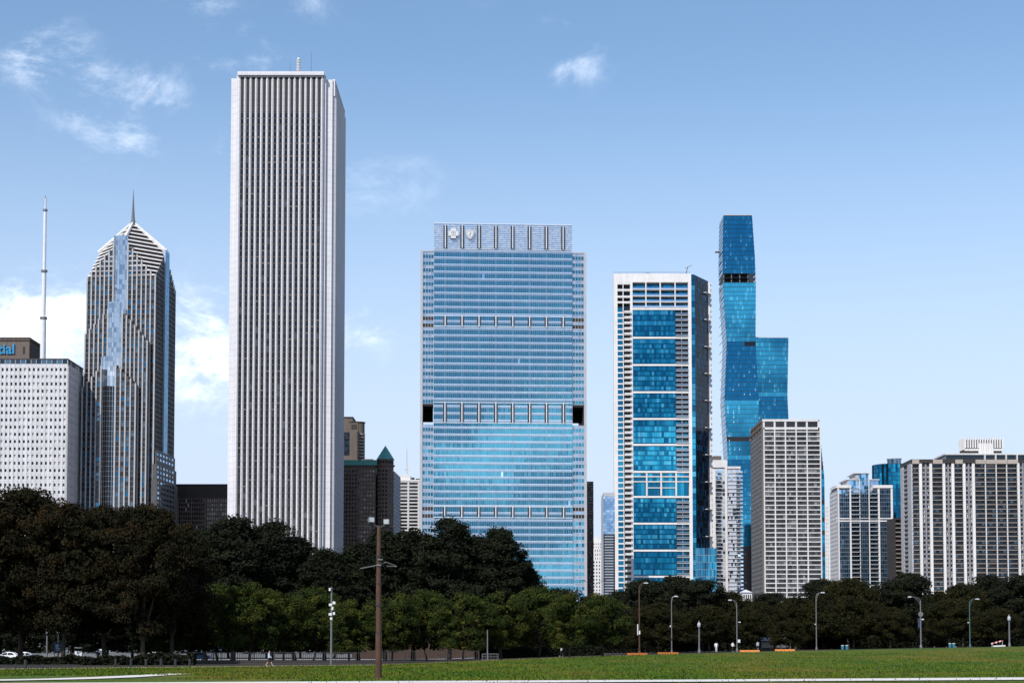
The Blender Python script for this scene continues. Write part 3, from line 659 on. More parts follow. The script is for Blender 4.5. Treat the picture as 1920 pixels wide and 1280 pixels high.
# ---- white framed residential tower
b = Bld('white_framed_tower', 'blue glass residential tower with white frame, stacked balconies and angled dark side', 1226, 780, 900)
X, Z = b.X, b.Z; zb = Z(1215); fh = (Z(581)-Z(1082))/48.6
bands = [579, 633, 684, 735, 785, 833.5, 884, 931, 981, 1031.5, 1080.5, 1130, 1180]
m = MB(); m.box(X(1151), X(1158.5), 0, 3.9, zb, Z(513)); m.box(X(1158.5), X(1291.5), 0, 12, Z(529), Z(513)); m.box(X(1291.5), X(1297.5), 0, 12, zb, Z(513)); m.box(X(1182.5), X(1187), .01, 12, zb, Z(529)-.01)
m.build('white_frame', WHITE, b.o)
for y_ in bands:
    m = MB(); m.box(X(1187), X(1291.5), .05, 3, Z(y_+1.75), Z(y_-1.75)); m.build('white_band', WHITE, b.o)
m = MB(); m.prism([(X(1153), 4), (X(1158.4), 4), (X(1182), 12.01), (X(1297), 12.01), (X(1297), 30), (X(1164), 30)], zb, Z(514)); m.build('core', SMOK[1], b.o)
m = MB(); m.box(X(1187), X(1291.5), 3.8, 12, zb, Z(529)); m.box(X(1158.5), X(1182.5), 4.2, 12, zb, Z(529)); m.build('inner_wall', SMOK[1], b.o)
def bay(y0, y1, n):        # glass bay of n floors with panes; balconies on its right
    zA, zB = Z(y1), Z(y0); h = (zB-zA)/n; G = MB(); m2 = MB(); us = lines(X(1187.3), X(1267), 18)
    for j in range(n):
        mode = random.choices((0, 1, 2), (3, 2, 3))[0]
        for k in range(18):
            c = random.choices((0, 1, 2, 3), ((5, 3, 3, 1), (1, 5, 1, 4), (4, 1, 6, 0))[mode])[0]
            G.pane(FRONT, us[k]+.05, us[k+1]-.05, -.75, zA+j*h+.55, zA+(j+1)*h-.08, c, .006)
        m2.fbox(FRONT, us[0], us[-1], -1.0, -.68, zA+j*h-.05, zA+j*h+.42, 1)
    for k in range(0, 19): m2.fbox(FRONT, us[k]-.035, us[k]+.035, -1, -.70+(.2 if k % 6 == 0 else 0), zA, zB, 0)
    o_ = G.build('glass_bay', TEAL, b.o); m2.build('mullions', [TEAL[0], TEAL[2]], o_)
    for j in range(n):
        q = MB(); z_ = zA+j*h; q.box(X(1267.6), X(1291.4), -.35, 3.7, z_, z_+.3, 0); q.box(X(1268), X(1291), -.3, -.24, z_+.3, z_+1.15, 1)
        q.box(X(1268), X(1291), -.36, -.28, z_+1.15, z_+1.27, 0); q.box(X(1279)-.1, X(1279)+.1, .2, .5, z_+.3, z_+h, 0)
        q.build('balcony', [GREYC, SMOK[2]], b.o)
    q = MB(); 
    for j in range(n):
        for k in range(4): q.pane(FRONT, X(1268+k*5.9), X(1268+k*5.9+5.6), -3.6, zA+j*h+.4, zA+(j+1)*h-.1, random.randrange(3))
    q.build('balcony_glazing', [TEAL[0], TEAL[2], SMOK[1]], b.o)
prev = None
seq = [(581.5, 630.7, 5), (635.5, 681.7, 5), (686.5, 732.7, 5), (737.5, 782.7, 5), (787.5, 831.2, 4), (836, 881.7, 5), (934, 978.7, 5), (983.5, 1029.2, 5), (1034, 1078.2, 4), (1083, 1127.7, 5), (1132.5, 1177.7, 5)]
for y0, y1, n in seq: bay(y0, y1, n)
# open top floors
for j, (y0, y1) in enumerate(((531, 543), (543, 555.5), (555.5, 566.5), (566.5, 577))):
    q = MB(); z_ = Z(y1); q.box(X(1187), X(1291.4), -.1, 3.7, z_, z_+.45, 0); q.box(X(1187.5), X(1291), -.05, .02, z_+.45, z_+1.35, 1)
    q.build('terrace', [OFFW, LITE[2]], b.o)
    q = MB()
    for k in range(14): q.pane(FRONT, X(1187+k*7.4), X(1187+k*7.4+7.1), -3.5, z_+.5, Z(y0)-.2, random.randrange(2) if random.random() > .2 else 2)
    q.build('terrace_glazing', [TEAL[1], TEAL[0], TEAL[2]], b.o)
for px in (1212, 1239, 1267):
    q = MB(); q.box(X(px)-.35, X(px)+.35, -.2, .6, Z(577), Z(529)); q.build('terrace_column', OFFW, b.o)
# amenity floors
q = MB()
for y_ in (893, 902.5): q.box(X(1187), X(1291.4), -.1, 3.6, Z(y_)-.3, Z(y_)+.3)
for px in (1212, 1239, 1267): q.box(X(px)-.45, X(px)+.45, -.15, .8, Z(928.7), Z(886.3))
q.box(X(1212), X(1267), .1, .6, Z(914)-.25, Z(914)+.25); q.build('amenity_frame', OFFW, b.o)
q = MB()
for k in range(14):
    for y0, y1 in ((886.5, 892), (894, 902), (903.5, 928.5)): q.pane(FRONT, X(1187+k*7.4), X(1187+k*7.4+7.1), -2.2, Z(y1), Z(y0), random.randrange(3))
q.build('amenity_glazing', TEAL[:3], b.o)
# left strip: square windows and projecting balconies
nfl = int((Z(577)-zb)/fh)
for j in range(nfl):
    z_ = Z(577)-fh*(j+1)
    q = MB(); q.box(X(1158.4), X(1168.5), .02, 3, z_-.02, z_+fh*.24, 0); q.pane(FRONT, X(1159), X(1168), -.5, z_+fh*.22, z_+fh, 1+random.randrange(2)); q.build('window', [WHITE, TEAL[0], TEAL[1]], b.o)
    q = MB(); q.box(X(1169.9), X(1183.5), -1.2, 3.5, z_, z_+.3, 0); q.box(X(1171), X(1183.5), -1.2, -1.05, z_+.3, z_+1.25, 0); q.pane(FRONT, X(1170), X(1182.4), -3.0, z_+.3, z_+fh, 1); q.build('balcony', [OFFW, DARK[0]], b.o)
q = MB(); q.box(X(1168.5), X(1169.9), -.02, 12, zb, Z(529)-.02)
for y_ in (531, 543.5, 556, 566.5): q.box(X(1158.5), X(1182.5), -.01, 3, Z(y_)-.5, Z(y_)+.5)
q.build('left_column', WHITE, b.o)
# corner glass and angled side, its dark reflection put into the glass colour
xr0, xr1 = X(1297.6), X(1304.5); q = MB(); P0 = (X(1304.5), 1.5); P1 = (X(1336.5), 17.5); ll = math.hypot(P1[0]-P0[0], P1[1]-P0[1]); frs = (P0[0], P0[1], (P1[0]-P0[0])/ll, (P1[1]-P0[1])/ll)
nfl = int((Z(514)-zb)/fh)
for j in range(nfl):
    z_ = Z(514)-fh*(j+1); q.pane((0, .6, 1, 0), xr0+.05, xr1-.05, 0, z_+.25, z_+fh, random.randrange(4))
q.build('corner_glass', TEAL, b.o)
q = MB()
SIDE = [glass('side_glass_a', (.008, .05, .10), .12, 0), glass('side_glass_b', (.004, .016, .03), .12, 0), glass('side_glass_c', (.015, .12, .22), .12, 0), glass('side_glass_d', (.006, .006, .008), .12, 0)]
for g_ in SIDE: g_.node_tree.nodes['Principled BSDF'].inputs['Specular IOR Level'].default_value = .12
q2 = MB()
for j in range(nfl):
    z_ = Z(514)-fh*(j+1); mode = random.random()
    for k in range(12):
        c = random.choices((0, 1, 2, 3), (5, 6, 1.2 if mode > .5 else .2, 2))[0]; q.pane(frs, ll*k/12+.04, ll*(k+1)/12-.04, 0, z_+.2, z_+fh, c, .012)
    q2.fbox(frs, 0, ll, -.2, .06, z_-.05, z_+.2)
q.build('side_glass', SIDE, b.o); q2.build('side_floor_lines', DKMET, b.o)
q = MB(); q.prism([(xr0, .8), (xr1, 1.7), (P1[0]-.2, P1[1]+.4), (xr0, 26)], zb, Z(514)); q.build('side_core', DKMET, b.o)
q = MB(); q.box(P1[0]-.3, P1[0]+1.2, P1[1], P1[1]+9, zb, Z(517)); q.build('rear_fin', WHITE, b.o)
for j in range(0, nfl, 5):
    q = MB(); z_ = Z(540)-fh*j
    if z_ < zb: break
    q.fbox(frs, ll*.66, ll*1.02, 0, 1.6, z_, z_+.35); q.build('balcony_slab', WHITE, b.o)
q = MB()
for j in range(nfl): z_ = Z(520)-fh*j; q.box(P1[0]+1.2, P1[0]+2.0, P1[1]+.5, P1[1]+8, z_, z_+1.1)
q.build('rear_balconies', OFFW, b.o)
q = MB(); q2 = MB(); us = lines(X(1303), X(1342), 12); nn = 14; zz = lines(zb, Z(1027), nn)
for j in range(nn):
    for k in range(12): q.pane((0, -.3, 1, 0), us[k]+.05, us[k+1]-.05, 0, zz[j]+.2, zz[j+1], random.choices((0, 1, 2, 3), (4, 5, 2, 2))[0], .006)
q.build('podium_glass', TEAL, b.o); q2.box(X(1303), X(1342), -.2, 22, zb, Z(1027)); q2.build('podium', GSTEEL, b.o)
q = MB(); 
for k in range(34): q.box(X(1152+k*4.35)-.05, X(1152+k*4.35)+.05, 2, 2.1, Z(513), Z(513)+1.3)
q.box(X(1152), X(1296), 2, 2.1, Z(513)+1.2, Z(513)+1.35); q.tube((X(1289), 8, Z(513)), (X(1294), 8, Z(495)), .3, .2, 5); q.tube((X(1289.5), 8, Z(496)), (X(1302), 8, Z(491)), .25, .2, 5)
for px in (1214, 1217, 1220): q.tube((X(px), 6, Z(513)), (X(px), 6, Z(505)), .25, .15, 5)
q.build('roof_rail_and_davit', GALV, b.o)

# ---- wavy blue supertall
b = Bld('wavy_glass_supertall', 'slender wavy blue glass supertall in two stepped shafts behind white framed tower', 1415, 700, 1382)
X, Z = b.X, b.Z; fh = (Z(560)-Z(900))/40.0
prof = {  # rows: front-left, front-right px of each shaft
 'tall_shaft': ([405, 480, 530, 640, 750, 860, 970, 1215], [1359, 1356.5, 1356.5, 1363.5, 1358, 1364, 1360, 1364], [1413, 1417, 1418.5, 1417.5, 1422, 1418, 1421, 1418], 404, 28, 9.5),
 'low_shaft': ([632, 740, 850, 960, 1215], [1419, 1421.5, 1418, 1421.5, 1419], [1481, 1478.5, 1482, 1478.5, 1481], 631, 24, 0)}
SR = [glass('supertall_glass_a', (.014, .15, .275), .03), glass('supertall_glass_b', (.018, .165, .295), .03), glass('supertall_glass_c', (.035, .215, .35), .03), LITE[1]]
for nm, (ys, ls, rs, ytop, dep, side) in prof.items():
    ztp = Z(ytop); n = int((ztp-Z(1215))/fh); ysr = ys; y_of = lambda z: float(np.interp(z, [Z(v) for v in reversed(range(390, 1220, 5))], list(reversed(range(390, 1220, 5)))))
    FL = MB(); dy0 = 0 if nm == 'tall_shaft' else 6
    core = MB()
    for j in range(n):
        zb_ = ztp-fh*(j+1); zt_ = ztp-fh*j; yb, yt = y_of(zb_), y_of(zt_)
        la, lb = X(np.interp(yb, ys, ls)), X(np.interp(yt, ys, ls)); ra, rb = X(np.interp(yb, ys, rs)), X(np.interp(yt, ys, rs))
        ym = (yb+yt)/2; G = MB(); npz = 18
        void = nm == 'tall_shaft' and 512 < ym < 529
        dark = nm == 'tall_shaft' and (816 < ym < 829 or ym > 1020)
        da = (la+ra)*0; bulge = ((ra-la)-X(1418)+X(1360))*.5
        ya = dy0-bulge; yb2 = dy0-(((rb-lb)-X(1418)+X(1360))*.5)
        for k in range(npz):
            f0, f1 = k/npz, (k+1)/npz; r_ = random.random()
            lit = (k % 6 in (1, 4)) and r_ > .86
            c = 4 if void else (5 if dark else (2 if lit else random.choices((0, 1, 2), (8, 2, 1))[0]))
            if nm == 'tall_shaft' and 636 < ym < 645 and k > 10: c = 5
            if void: continue
            G.quad((la+(ra-la)*f0+.05, ya, zb_+.25), (la+(ra-la)*f1-.05, ya, zb_+.25), (lb+(rb-lb)*f1-.05, yb2, zt_-.1), (lb+(rb-lb)*f0+.05, yb2, zt_-.1), c)
            if lit: 
                zq = zb_+.3+random.random()*.8; G.quad((la+(ra-la)*f0+.3, ya-.06, zq), (la+(ra-la)*f1-.6, ya-.06, zq), (la+(ra-la)*f1-.6, ya-.06, zq+.8), (la+(ra-la)*f0+.3, ya-.06, zq+.8), 6)
        # left return face
        for k in range(8):
            if void: continue
            e0, e1 = dep*k/8, dep*(k+1)/8; slant = .28*0
            G.quad((la-.12-side*.0, ya+e1, zb_+.25), (la-.12, ya+e0, zb_+.25), (lb-.12, yb2+e0, zt_-.1), (lb-.12, yb2+e1, zt_-.1), random.choices((0, 2, 5), (4, 4, 2))[0])
        if not void: G.build('glass_floor', SR+[BLACK, DARK[1], LITE[1]], b.o)
        FL.hexa([(la-.3, ya-.14, zb_), (ra+.15, ya-.14, zb_), (ra+.15, ya+dep, zb_), (la-.3, ya+dep, zb_), (la-.3, ya-.14, zb_+.28), (ra+.15, ya-.14, zb_+.28), (ra+.15, ya+dep, zb_+.42), (la-.3, ya+dep, zb_+.28)], 0)
        ins = 5 if void else .12
        core.hexa([(la+ins, ya+ins, zb_+.28), (ra-.12 if not void else ra-5, ya+ins, zb_+.28), (ra-.12 if not void else ra-5, ya+dep-.2, zb_+.28), (la+ins, ya+dep-.2, zb_+.28), (lb+ins, yb2+ins, zt_), (rb-.12 if not void else rb-5, yb2+ins, zt_), (rb-.12 if not void else rb-5, yb2+dep-.2, zt_), (lb+ins, yb2+dep-.2, zt_)], 1 if void else 0)
    core.build('core', [TEAL[2], BLACK], b.o); FL.build('floor_edges', SMOK[1], b.o)
    m = MB(); m.box(X(np.interp(ytop, ys, ls)), X(np.interp(ytop, ys, rs)), dy0, dy0+dep, ztp+.01, ztp+.8); m.build('roof', GREYC, b.o)
m = MB()
for px in (1358, 1373, 1388.5, 1404, 1417): m.box(X(px)-.4, X(px)+.4, .4, 1.2, Z(529), Z(512))
m.build('refuge_columns', GALV, b.o)
for j in range(26):
    m = MB(); z_ = Z(470)-j*fh*2; m.box(X(1356)-.5+.018*j, X(1356), 8, 22, z_, z_+.5); m.build('side_balcony', SMOK[0], b.o)
m = MB(); m.box(X(1400), X(1408), 8, 14, Z(404)+.8, Z(402)); m.box(X(1345.5), X(1354), 10, 12, Z(468), Z(466)); m.build('roof_plant', BRICKW, b.o)

# ---- white slim residential block left of the dark grid tower
b = Bld('white_slim_block', 'slim white residential block with pale glass between framed tower and dark grid tower', 1366, 980, 1080)
X, Z = b.X, b.Z; zb = Z(1215); m = MB(); m.box(X(1340), X(1355), 4, 20, Z(870), Z(853)); m.build('penthouse', TANST, b.o)
m = MB(); m.box(X(1336), X(1362), .6, 22, zb, Z(862)); m.box(X(1362), X(1389.5), .7, 22, zb, Z(874)); m.box(X(1360), X(1364), -.3, .59, zb, Z(863)); m.box(X(1336), X(1361), -.2, .59, Z(876), Z(863)-.01); m.box(X(1364), X(1389.5), -.1, .69, Z(878), Z(874)-.01)
m.build('wall', WHITE, b.o)
nf = 46; zz = lines(zb, Z(879), nf); G = MB(); B_ = MB()
for j in range(nf):
    for k in range(5): G.pane(FRONT, X(1364.2+k*3.3), X(1364.2+k*3.3+3.1), -.4, zz[j]+.2, zz[j+1]-.1, random.choices((0, 1, 2, 3), (4, 4, 2, 1))[0])
    for k in range(3): G.pane(FRONT, X(1380.8+k*2.9), X(1380.8+k*2.9+2.7), -.45, zz[j]+.4, zz[j+1]-.1, random.choices((0, 1, 2, 3), (3, 3, 3, 4))[0])
    for k in range(4): G.pane(FRONT, X(1342+k*4.5), X(1342+k*4.5+4.2), -.45, zz[j]+.4, zz[j+1]-.1, random.choices((0, 1, 2, 3), (1, 1, 3, 4))[0])
    m = MB(); m.box(X(1380.5), X(1393), -1.0, .55, zz[j], zz[j]+.35); m.box(X(1381), X(1392.6), -.98, -.9, zz[j]+.35, zz[j]+1.2, 1); m.build('balcony', [WHITE, LITE[0]], b.o)
    m = MB(); m.box(X(1342), X(1352), -1.0, .55, zz[j], zz[j]+.35); m.box(X(1342.3), X(1351.7), -.98, -.9, zz[j]+.35, zz[j]+1.2, 1); m.build('balcony', [OFFW, LITE[2]], b.o)
    B_.box(X(1364.1), X(1380.4), -.15, .5, zz[j]-.15, zz[j]+.2)
G.build('window_panes', [PALEP, PALEP, LITE[1], GREYC], b.o, 'stuff'); B_.build('floor_bands', WHITE, b.o)

# ---- dark tower with white grid
b = Bld('dark_grid_tower', 'dark residential tower wrapped in white concrete grid, left of stepped blue tower', 1432, 960, 900)
X, Z = b.X, b.Z; zb = Z(1215); zrow = [Z(809+8.6*j) for j in range(48)]; zrow = [z_ for z_ in zrow if z_ > zb]
cols = [1433.5, 1453.8, 1474, 1494.2, 1514.5, 1539.5]; u = [X(v) for v in cols]
WD = [DARK[0], DARK[1], DARK[2], mat('drawn_curtain', (.17, .165, .16), .8)]; SHG = [glass('shade_glass_a', (.02, .02, .022), .3, 0), glass('shade_glass_b', (.035, .033, .033), .3, 0), glass('shade_glass_c', (.06, .055, .05), .3, 0), glass('shade_glass_d', (.03, .09, .15), .3, 0)]
for g_ in SHG: g_.node_tree.nodes['Principled BSDF'].inputs['Specular IOR Level'].default_value = .05
wm = MB(); 
Fm = MB()
for i, ux in enumerate(u): Fm.fbox(FRONT, ux-.33, ux+.33, -.6, .12 if i else .2, zb, Z(801))
Fm.box(u[0]-.8, u[-1]-1.0, -.3, 40, Z(790), Z(785.5)); Fm.box(u[0]-.6, u[-1]-1.2, -.2, 40, Z(805), Z(800.5)); 
for i, ux in enumerate(u): Fm.fbox(FRONT, ux-.5-(.9 if i == 5 else 0), ux+.5-(.9 if i == 5 else 0), -.5, .1, Z(801), Z(790))
Fm.box(X(1444), X(1503), 8, 26, Z(785.5)+.01, Z(782)); Fm.build('white_frame', OFFW, b.o)
core = MB(); core.box(u[0]-.2, u[-1]-.3, .75, 42, zb, Z(786)); core.build('core', DKBR, b.o)
for j, z_ in enumerate(zrow[:-1]):
    m = MB(); m.fbox(FRONT, u[0]-.3, u[-1]+.3, -.6, .05, z_-.27, z_+.27); m.build('spandrel', OFFW, b.o)
    for i in range(5):
        m = MB(); zt_, zl = z_-.27, zrow[j+1]+.27; ua, ub = u[i]+.33, u[i+1]-.33
        out = .5 if (i in (0, 4)) else 0; n = 4; blind = random.random() > .72
        for k in range(n):
            uu0, uu1 = ua+(ub-ua)*k/n, ua+(ub-ua)*(k+1)/n
            m.pane(FRONT, uu0+.06, uu1-.06, -.42, zl, zt_, (random.choice((2, 3, 2, 0)) if blind else random.choices((0, 1, 2, 3), (6, 6, 1.2, .3))[0]))
            if k: m.fbox(FRONT, uu0-.05, uu0+.05, -.5, -.36, zl, zt_, 4)
        m.build('window', WD+[DKBR], b.o)
for i in range(5):
    m = MB(); m.pane(FRONT, u[i]+.5, u[i+1]-.5-(.9 if i == 4 else 0), -.4, Z(800.5), Z(791), 0); m.build('window', WD, b.o)
# left side with stacked bays, shade put into its glass and grid colours
m = MB(); G = MB(); frl = (u[0]-.6, 42, 0, -1)
for j, z_ in enumerate(zrow[:-1]):
    for k in range(4):
        e0 = 1.0+k*10.2; m.fbox(frl, e0, e0+9.2, -.3, .66, z_-.22, z_+.22)
        for q in range(3): G.pane(frl, e0+q*3.07+.1, e0+(q+1)*3.07-.1, .6, zrow[j+1]+.36, z_-.36, random.choices((0, 1, 2, 3), (5, 5, 2, .8))[0])
for k in range(5): m.fbox(frl, k*10.2, k*10.2+.7, -.3, .68, zb, Z(801))
m.fbox(frl, 0, 42, -.3, .7, Z(801), Z(797)); m.fbox(frl, 0, 42, -.3, .7, Z(791), Z(786))
for k in range(9): m.fbox(frl, k*5.1, k*5.1+1.0, -.3, .6, Z(797), Z(791))
m.build('side_grid', TANST, b.o); G.build('side_panes', SHG, b.o, 'stuff')
b = Bld('curved_glass_sliver_tower', 'blue glass tower edge peeking out behind dark grid tower', 1530, 950, 1010)
X, Z = b.X, b.Z; G = MB(); n = 50; zz = lines(Z(1215), Z(808), n)
for j in range(n):
    w0 = 5*math.sin(min(1, j/n)*1.5+1.6)
    r0 = X(1546.5)-max(0, (zz[j]-Z(900))*.09)
    for k in range(6): G.pane(FRONT, r0-2*(k+1), r0-2*k-.1, 0, zz[j]+.3, zz[j+1], random.randrange(4))
    G.box(r0-14, r0-.05, .1, 20, zz[j], zz[j+1]-.001, 3)
G.build('glass_wall', TEAL[:3]+[DARK[1]], b.o)
b = Bld('white_sliver_block', 'white sliver of apartment block between dark grid tower and stepped blue tower', 1548, 1000, 1320)
X, Z = b.X, b.Z; Fm, Gm = MB(), MB(); zs = lines(Z(1215), Z(948), 36); grid(Fm, Gm, FRONT, lines(X(1536), X(1554), 6), zs, 1.0, 1.3, .3, .2); Fm.box(X(1536), X(1554), .4, 18, Z(1215), Z(947)); Fm.build('wall', WHITE, b.o); Gm.build('window_panes', DARK, b.o, 'stuff')

# ---- stepped blue and white residential tower
b = Bld('stepped_blue_tower', 'blue glass and white pier residential tower with stepped crown', 1612, 1000, 1150)
X, Z = b.X, b.Z; zb = Z(1215); nf = 38; fh = (Z(918)-zb)/nf; zz = [zb+fh*j for j in range(nf+8)]
LB = [BLU[1], LITE[2], LITE[0], SMOK[2], LITE[2]]
def column(p0, p1, ytop, n, kind, v=0):
    G = MB(); H = MB()
    for j in range(nf+8):
        if zz[j]+fh > Z(ytop)+.1: break
        up = zz[j] > Z(1000)
        for k in range(n):
            ua, ub = X(p0)+(X(p1)-X(p0))*k/n, X(p0)+(X(p1)-X(p0))*(k+1)/n
            w = (4, 4, 3, .5, 3) if up else ((4, 3, 2, 3, 3) if kind != 'b' else (2, 1.5, 1, 5, 2))
            G.pane((0, -v, 1, 0), ua+.08, ub-.08, -.3, zz[j]+.35, zz[j]+fh-.05, random.choices(range(5), w)[0], .01)
            if k: H.fbox((0, -v, 1, 0), ua-.05, ua+.05, -.4, -.22, zz[j], zz[j]+fh)
        H.fbox((0, -v, 1, 0), X(p0), X(p1), -.4, -.2, zz[j], zz[j]+.35)
        if kind == 'b':
            m = MB(); m.fbox((0, -v, 1, 0), X(p0)+.1, X(p1)-.1, -.3, 1.2, zz[j], zz[j]+.32, 0); m.fbox((0, -v, 1, 0), X(p0)+.2, X(p1)-.2, 1.12, 1.18, zz[j]+.32, zz[j]+1.1, 1); m.build('balcony', [OFFW, SMOK[2]], b.o)
    o_ = G.build('glass_column', LB, b.o); H.build('mullions', STEEL, o_)
column(1574, 1594, 916, 5, 'g'); column(1596, 1612, 910, 3, 'b'); column(1613, 1629, 888, 4, 'g', .8); column(1631, 1646.5, 914, 3, 'b'); column(1650, 1671, 916, 5, 'g')
m = MB()
for p0, p1, yt in ((1571, 1574, 911), (1593.6, 1596.4, 911), (1612, 1613.2, 897), (1629.2, 1631, 897), (1646.6, 1650, 911), (1671, 1674.5, 911)): m.box(X(p0), X(p1), -.5, 1, zb, Z(yt))
m.box(X(1568), X(1597), -.8, 20, Z(914.5), Z(909)); m.box(X(1637), X(1674.5), -.8, 20, Z(914.5), Z(909)); m.box(X(1568), X(1674.5), -.6, .3, Z(977.5), Z(975)); m.box(X(1568), X(1674.5), -.6, .3, Z(972.5), Z(970.5))
m.build('white_piers', WHITE, b.o)
m = MB(); m.box(X(1571.2), X(1674.3), .45, 26, zb, Z(914.6)); m.box(X(1590), X(1649), 2, 24, Z(914.6)+.01, Z(898)); m.box(X(1606), X(1630.5), 1.2, 22, Z(898)+.01, Z(886)); m.build('core', GREYC, b.o)
m = MB()
for p0, p1, y_, d0 in ((1587, 1651, 897.5, 1.2), (1603, 1632, 885.5, .2)): m.box(X(p0), X(p1), d0, 25, Z(y_+1.6), Z(y_))
m.box(X(1612), X(1624), 6, 14, Z(885.5)+.001, Z(883)); m.build('cornice', OFFW, b.o)
G = MB()
for k in range(4): G.pane(FRONT, X(1593+k*4.6), X(1593+k*4.6+4.3), -1.9, Z(912), Z(900), random.randrange(3)); G.pane(FRONT, X(1631+k*4.4), X(1631+k*4.4+4.1), -1.9, Z(912), Z(900), random.randrange(3))
for k in range(4): G.pane(FRONT, X(1613+k*4.1), X(1613+k*4.1+3.9), -1.1, Z(898), Z(888), random.randrange(3))
G.build('crown_glazing', [BLU[1], LITE[2], LITE[0]], b.o)
Fm, Gm = MB(), MB(); frl = (X(1571.2)-.1, 26, 0, -1); grid(Fm, Gm, frl, lines(0, 26, 7), zz[:nf+1], 1.3, .8, .3, .3, nm=3)
Fm.build('side_wall', GREYC, b.o); Gm.build('window_panes', SMOK, b.o, 'stuff')

# ---- round blue tower behind and brown balcony block
b = Bld('round_blue_tower', 'dark blue rounded glass tower behind the striped apartment slab', 1680, 950, 1260)
X, Z = b.X, b.Z; G = MB(); nf = 44; zz = lines(Z(1215), Z(869), nf); rad = X(1716)-X(1680); n = 26
for j in range(nf):
    for k in range(n):
        a0 = math.pi+math.pi*k/n; a1 = math.pi+math.pi*(k+1)/n
        if zz[j] > Z(869)-fh*0 : pass
        cut = Z(868+max(0, (1668-1680-rad*0))) 
        G.quad((rad*math.cos(a0), rad+rad*math.sin(a0), zz[j]+.3), (rad*math.cos(a1), rad+rad*math.sin(a1), zz[j]+.3), (rad*math.cos(a1), rad+rad*math.sin(a1), zz[j+1]), (rad*math.cos(a0), rad+rad*math.sin(a0), zz[j+1]), random.choices((0, 1, 2), (4, 2, 5) if zz[j] > Z(920) else (1, 0, 8))[0])
G.build('curtain_wall', [TEAL[0], TEAL[1], TEAL[2]], b.o)
m = MB(); m.lathe([(rad-.15, Z(1215)), (rad-.15, Z(869)), (rad-.15, Z(868))], (0, rad), 26); m.build('core', DKBR, b.o)
m = MB(); r2 = X(1690)-X(1677); m.lathe([(r2, Z(868)), (r2, Z(857))], (X(1686), rad), 20); m.build('roof_drum', SMOK[2], b.o)
m = MB(); m.lathe([(r2+.5, Z(857)), (r2+.5, Z(855.5))], (X(1686), rad), 20); m.build('drum_cap', GREYC, b.o)
b = Bld('brown_balcony_block', 'narrow brown block with stacked balconies left of striped apartment slab', 1684, 1040, 1120)
X, Z = b.X, b.Z; m = MB(); m.box(X(1676), X(1697), 1.5, 20, Z(1215), Z(974)); m.box(X(1676), X(1679.5), -.2, 1.49, Z(1215), Z(974)); m.box(X(1676), X(1697), -.3, 20, Z(974)+.002, Z(971)); m.build('wall', DKBR, b.o)
for j in range(28):
    m = MB(); z_ = Z(982+8*j); m.box(X(1679.6), X(1697), -.4, 1.45, z_, z_+.4, 0); m.box(X(1679.8), X(1697), -.35, -.25, z_+.4, z_+1.2, 1); m.build('balcony', [TANC, DKBR], b.o)

# ---- striped apartment slab at the right edge
b = Bld('striped_apartment_slab', 'broad apartment slab with white vertical stripes and dark balconies at right edge', 1815, 980, 1025, 0)
X, Z = b.X, b.Z; zb = Z(1215); fh = (Z(873)-Z(1115))/28.5; nf = int((Z(870)-zb)/fh); zz = [Z(870)-fh*j for j in range(nf+1)]
piers = [(1724, 1729.5), (1743.5, 1748.5), (1768, 1773), (1785, 1790), (1806, 1811), (1823.5, 1828.5), (1910, 1912.5), (1926, 1931)]
m = MB()
for p0, p1 in piers: q = MB(); q.box(X(p0), X(p1), -.9, 1.2, zb, Z(868)); q.build('white_pier', WHITE, b.o)
for p in (1848.5, 1868.8, 1888.5, 1909): q = MB(); q.box(X(p)-.3, X(p)+.3, -.8, 1.2, zb, Z(852)); q.build('thin_pier', OFFW, b.o)
bal = [(1711, 1723.8), (1748.8, 1767.8), (1790.3, 1805.8), (1829, 1848), (1849.2, 1868.2), (1869.5, 1888), (1889.2, 1908.4)]
for bi, (p0, p1) in enumerate(bal):
    ua, ub = X(p0), X(p1)
    for j in range(nf):
        z_ = zz[j+1]; q = MB(); q.box(ua+.02, ub-.02, -.7, 1.15, z_, z_+.32, 0); q.box(ua+.05, ub-.05, -.66, -.58, z_+.32, z_+1.25, 1)
        for k in range(3):
            a_, b_ = ua+(ub-ua)*k/3, ua+(ub-ua)*(k+1)/3; q.pane(FRONT, a_+.06, b_-.06, -1.1, z_+.35, z_+fh-.02, random.choices((2, 3, 4, 5), (5, 5, 1.4, .4))[0])
        q.build('balcony', [TANC, DARK[0], SMOK[1], DARK[1], SMOK[2], BLIND], b.o)
G, H = MB(), MB()
for p0, p1 in ((1729.5, 1743.5), (1773, 1785), (1811, 1823.5), (1912.5, 1926)):
    ua, ub = X(p0), X(p1); mid = (ua+ub)/2; H.box(mid-.45, mid+.45, -.5, 1, zb, Z(868))
    for a_, b_ in ((ua, mid-.45), (mid+.45, ub)):
        for j in range(nf):
            z_ = zz[j+1]; H.box(a_, b_, .2, 1, z_, z_+fh*.38)
            for k in range(2): G.pane(FRONT, a_+(b_-a_)*k/2+.12, a_+(b_-a_)*(k+1)/2-.12, -.55, z_+fh*.36, z_+fh, random.choices((0, 1, 2, 3), (5, 4, 2, 2))[0])
H.build('window_wall', mat('grey_window_wall', (.22, .22, .235), .6), b.o); G.build('window_panes', DARK+[BLIND], b.o, 'stuff')
m = MB(); m.box(X(1711), X(1935), 1.25, 28, zb, Z(868)); m.build('core', DKBR, b.o)
m = MB(); m.box(X(1709), X(1829), -1.2, 28, Z(868)+.003, Z(861)); m.box(X(1828.5), X(1935), -.5, 28, Z(868)+.003, Z(862)); m.build('dark_cornice', DKBR, b.o)
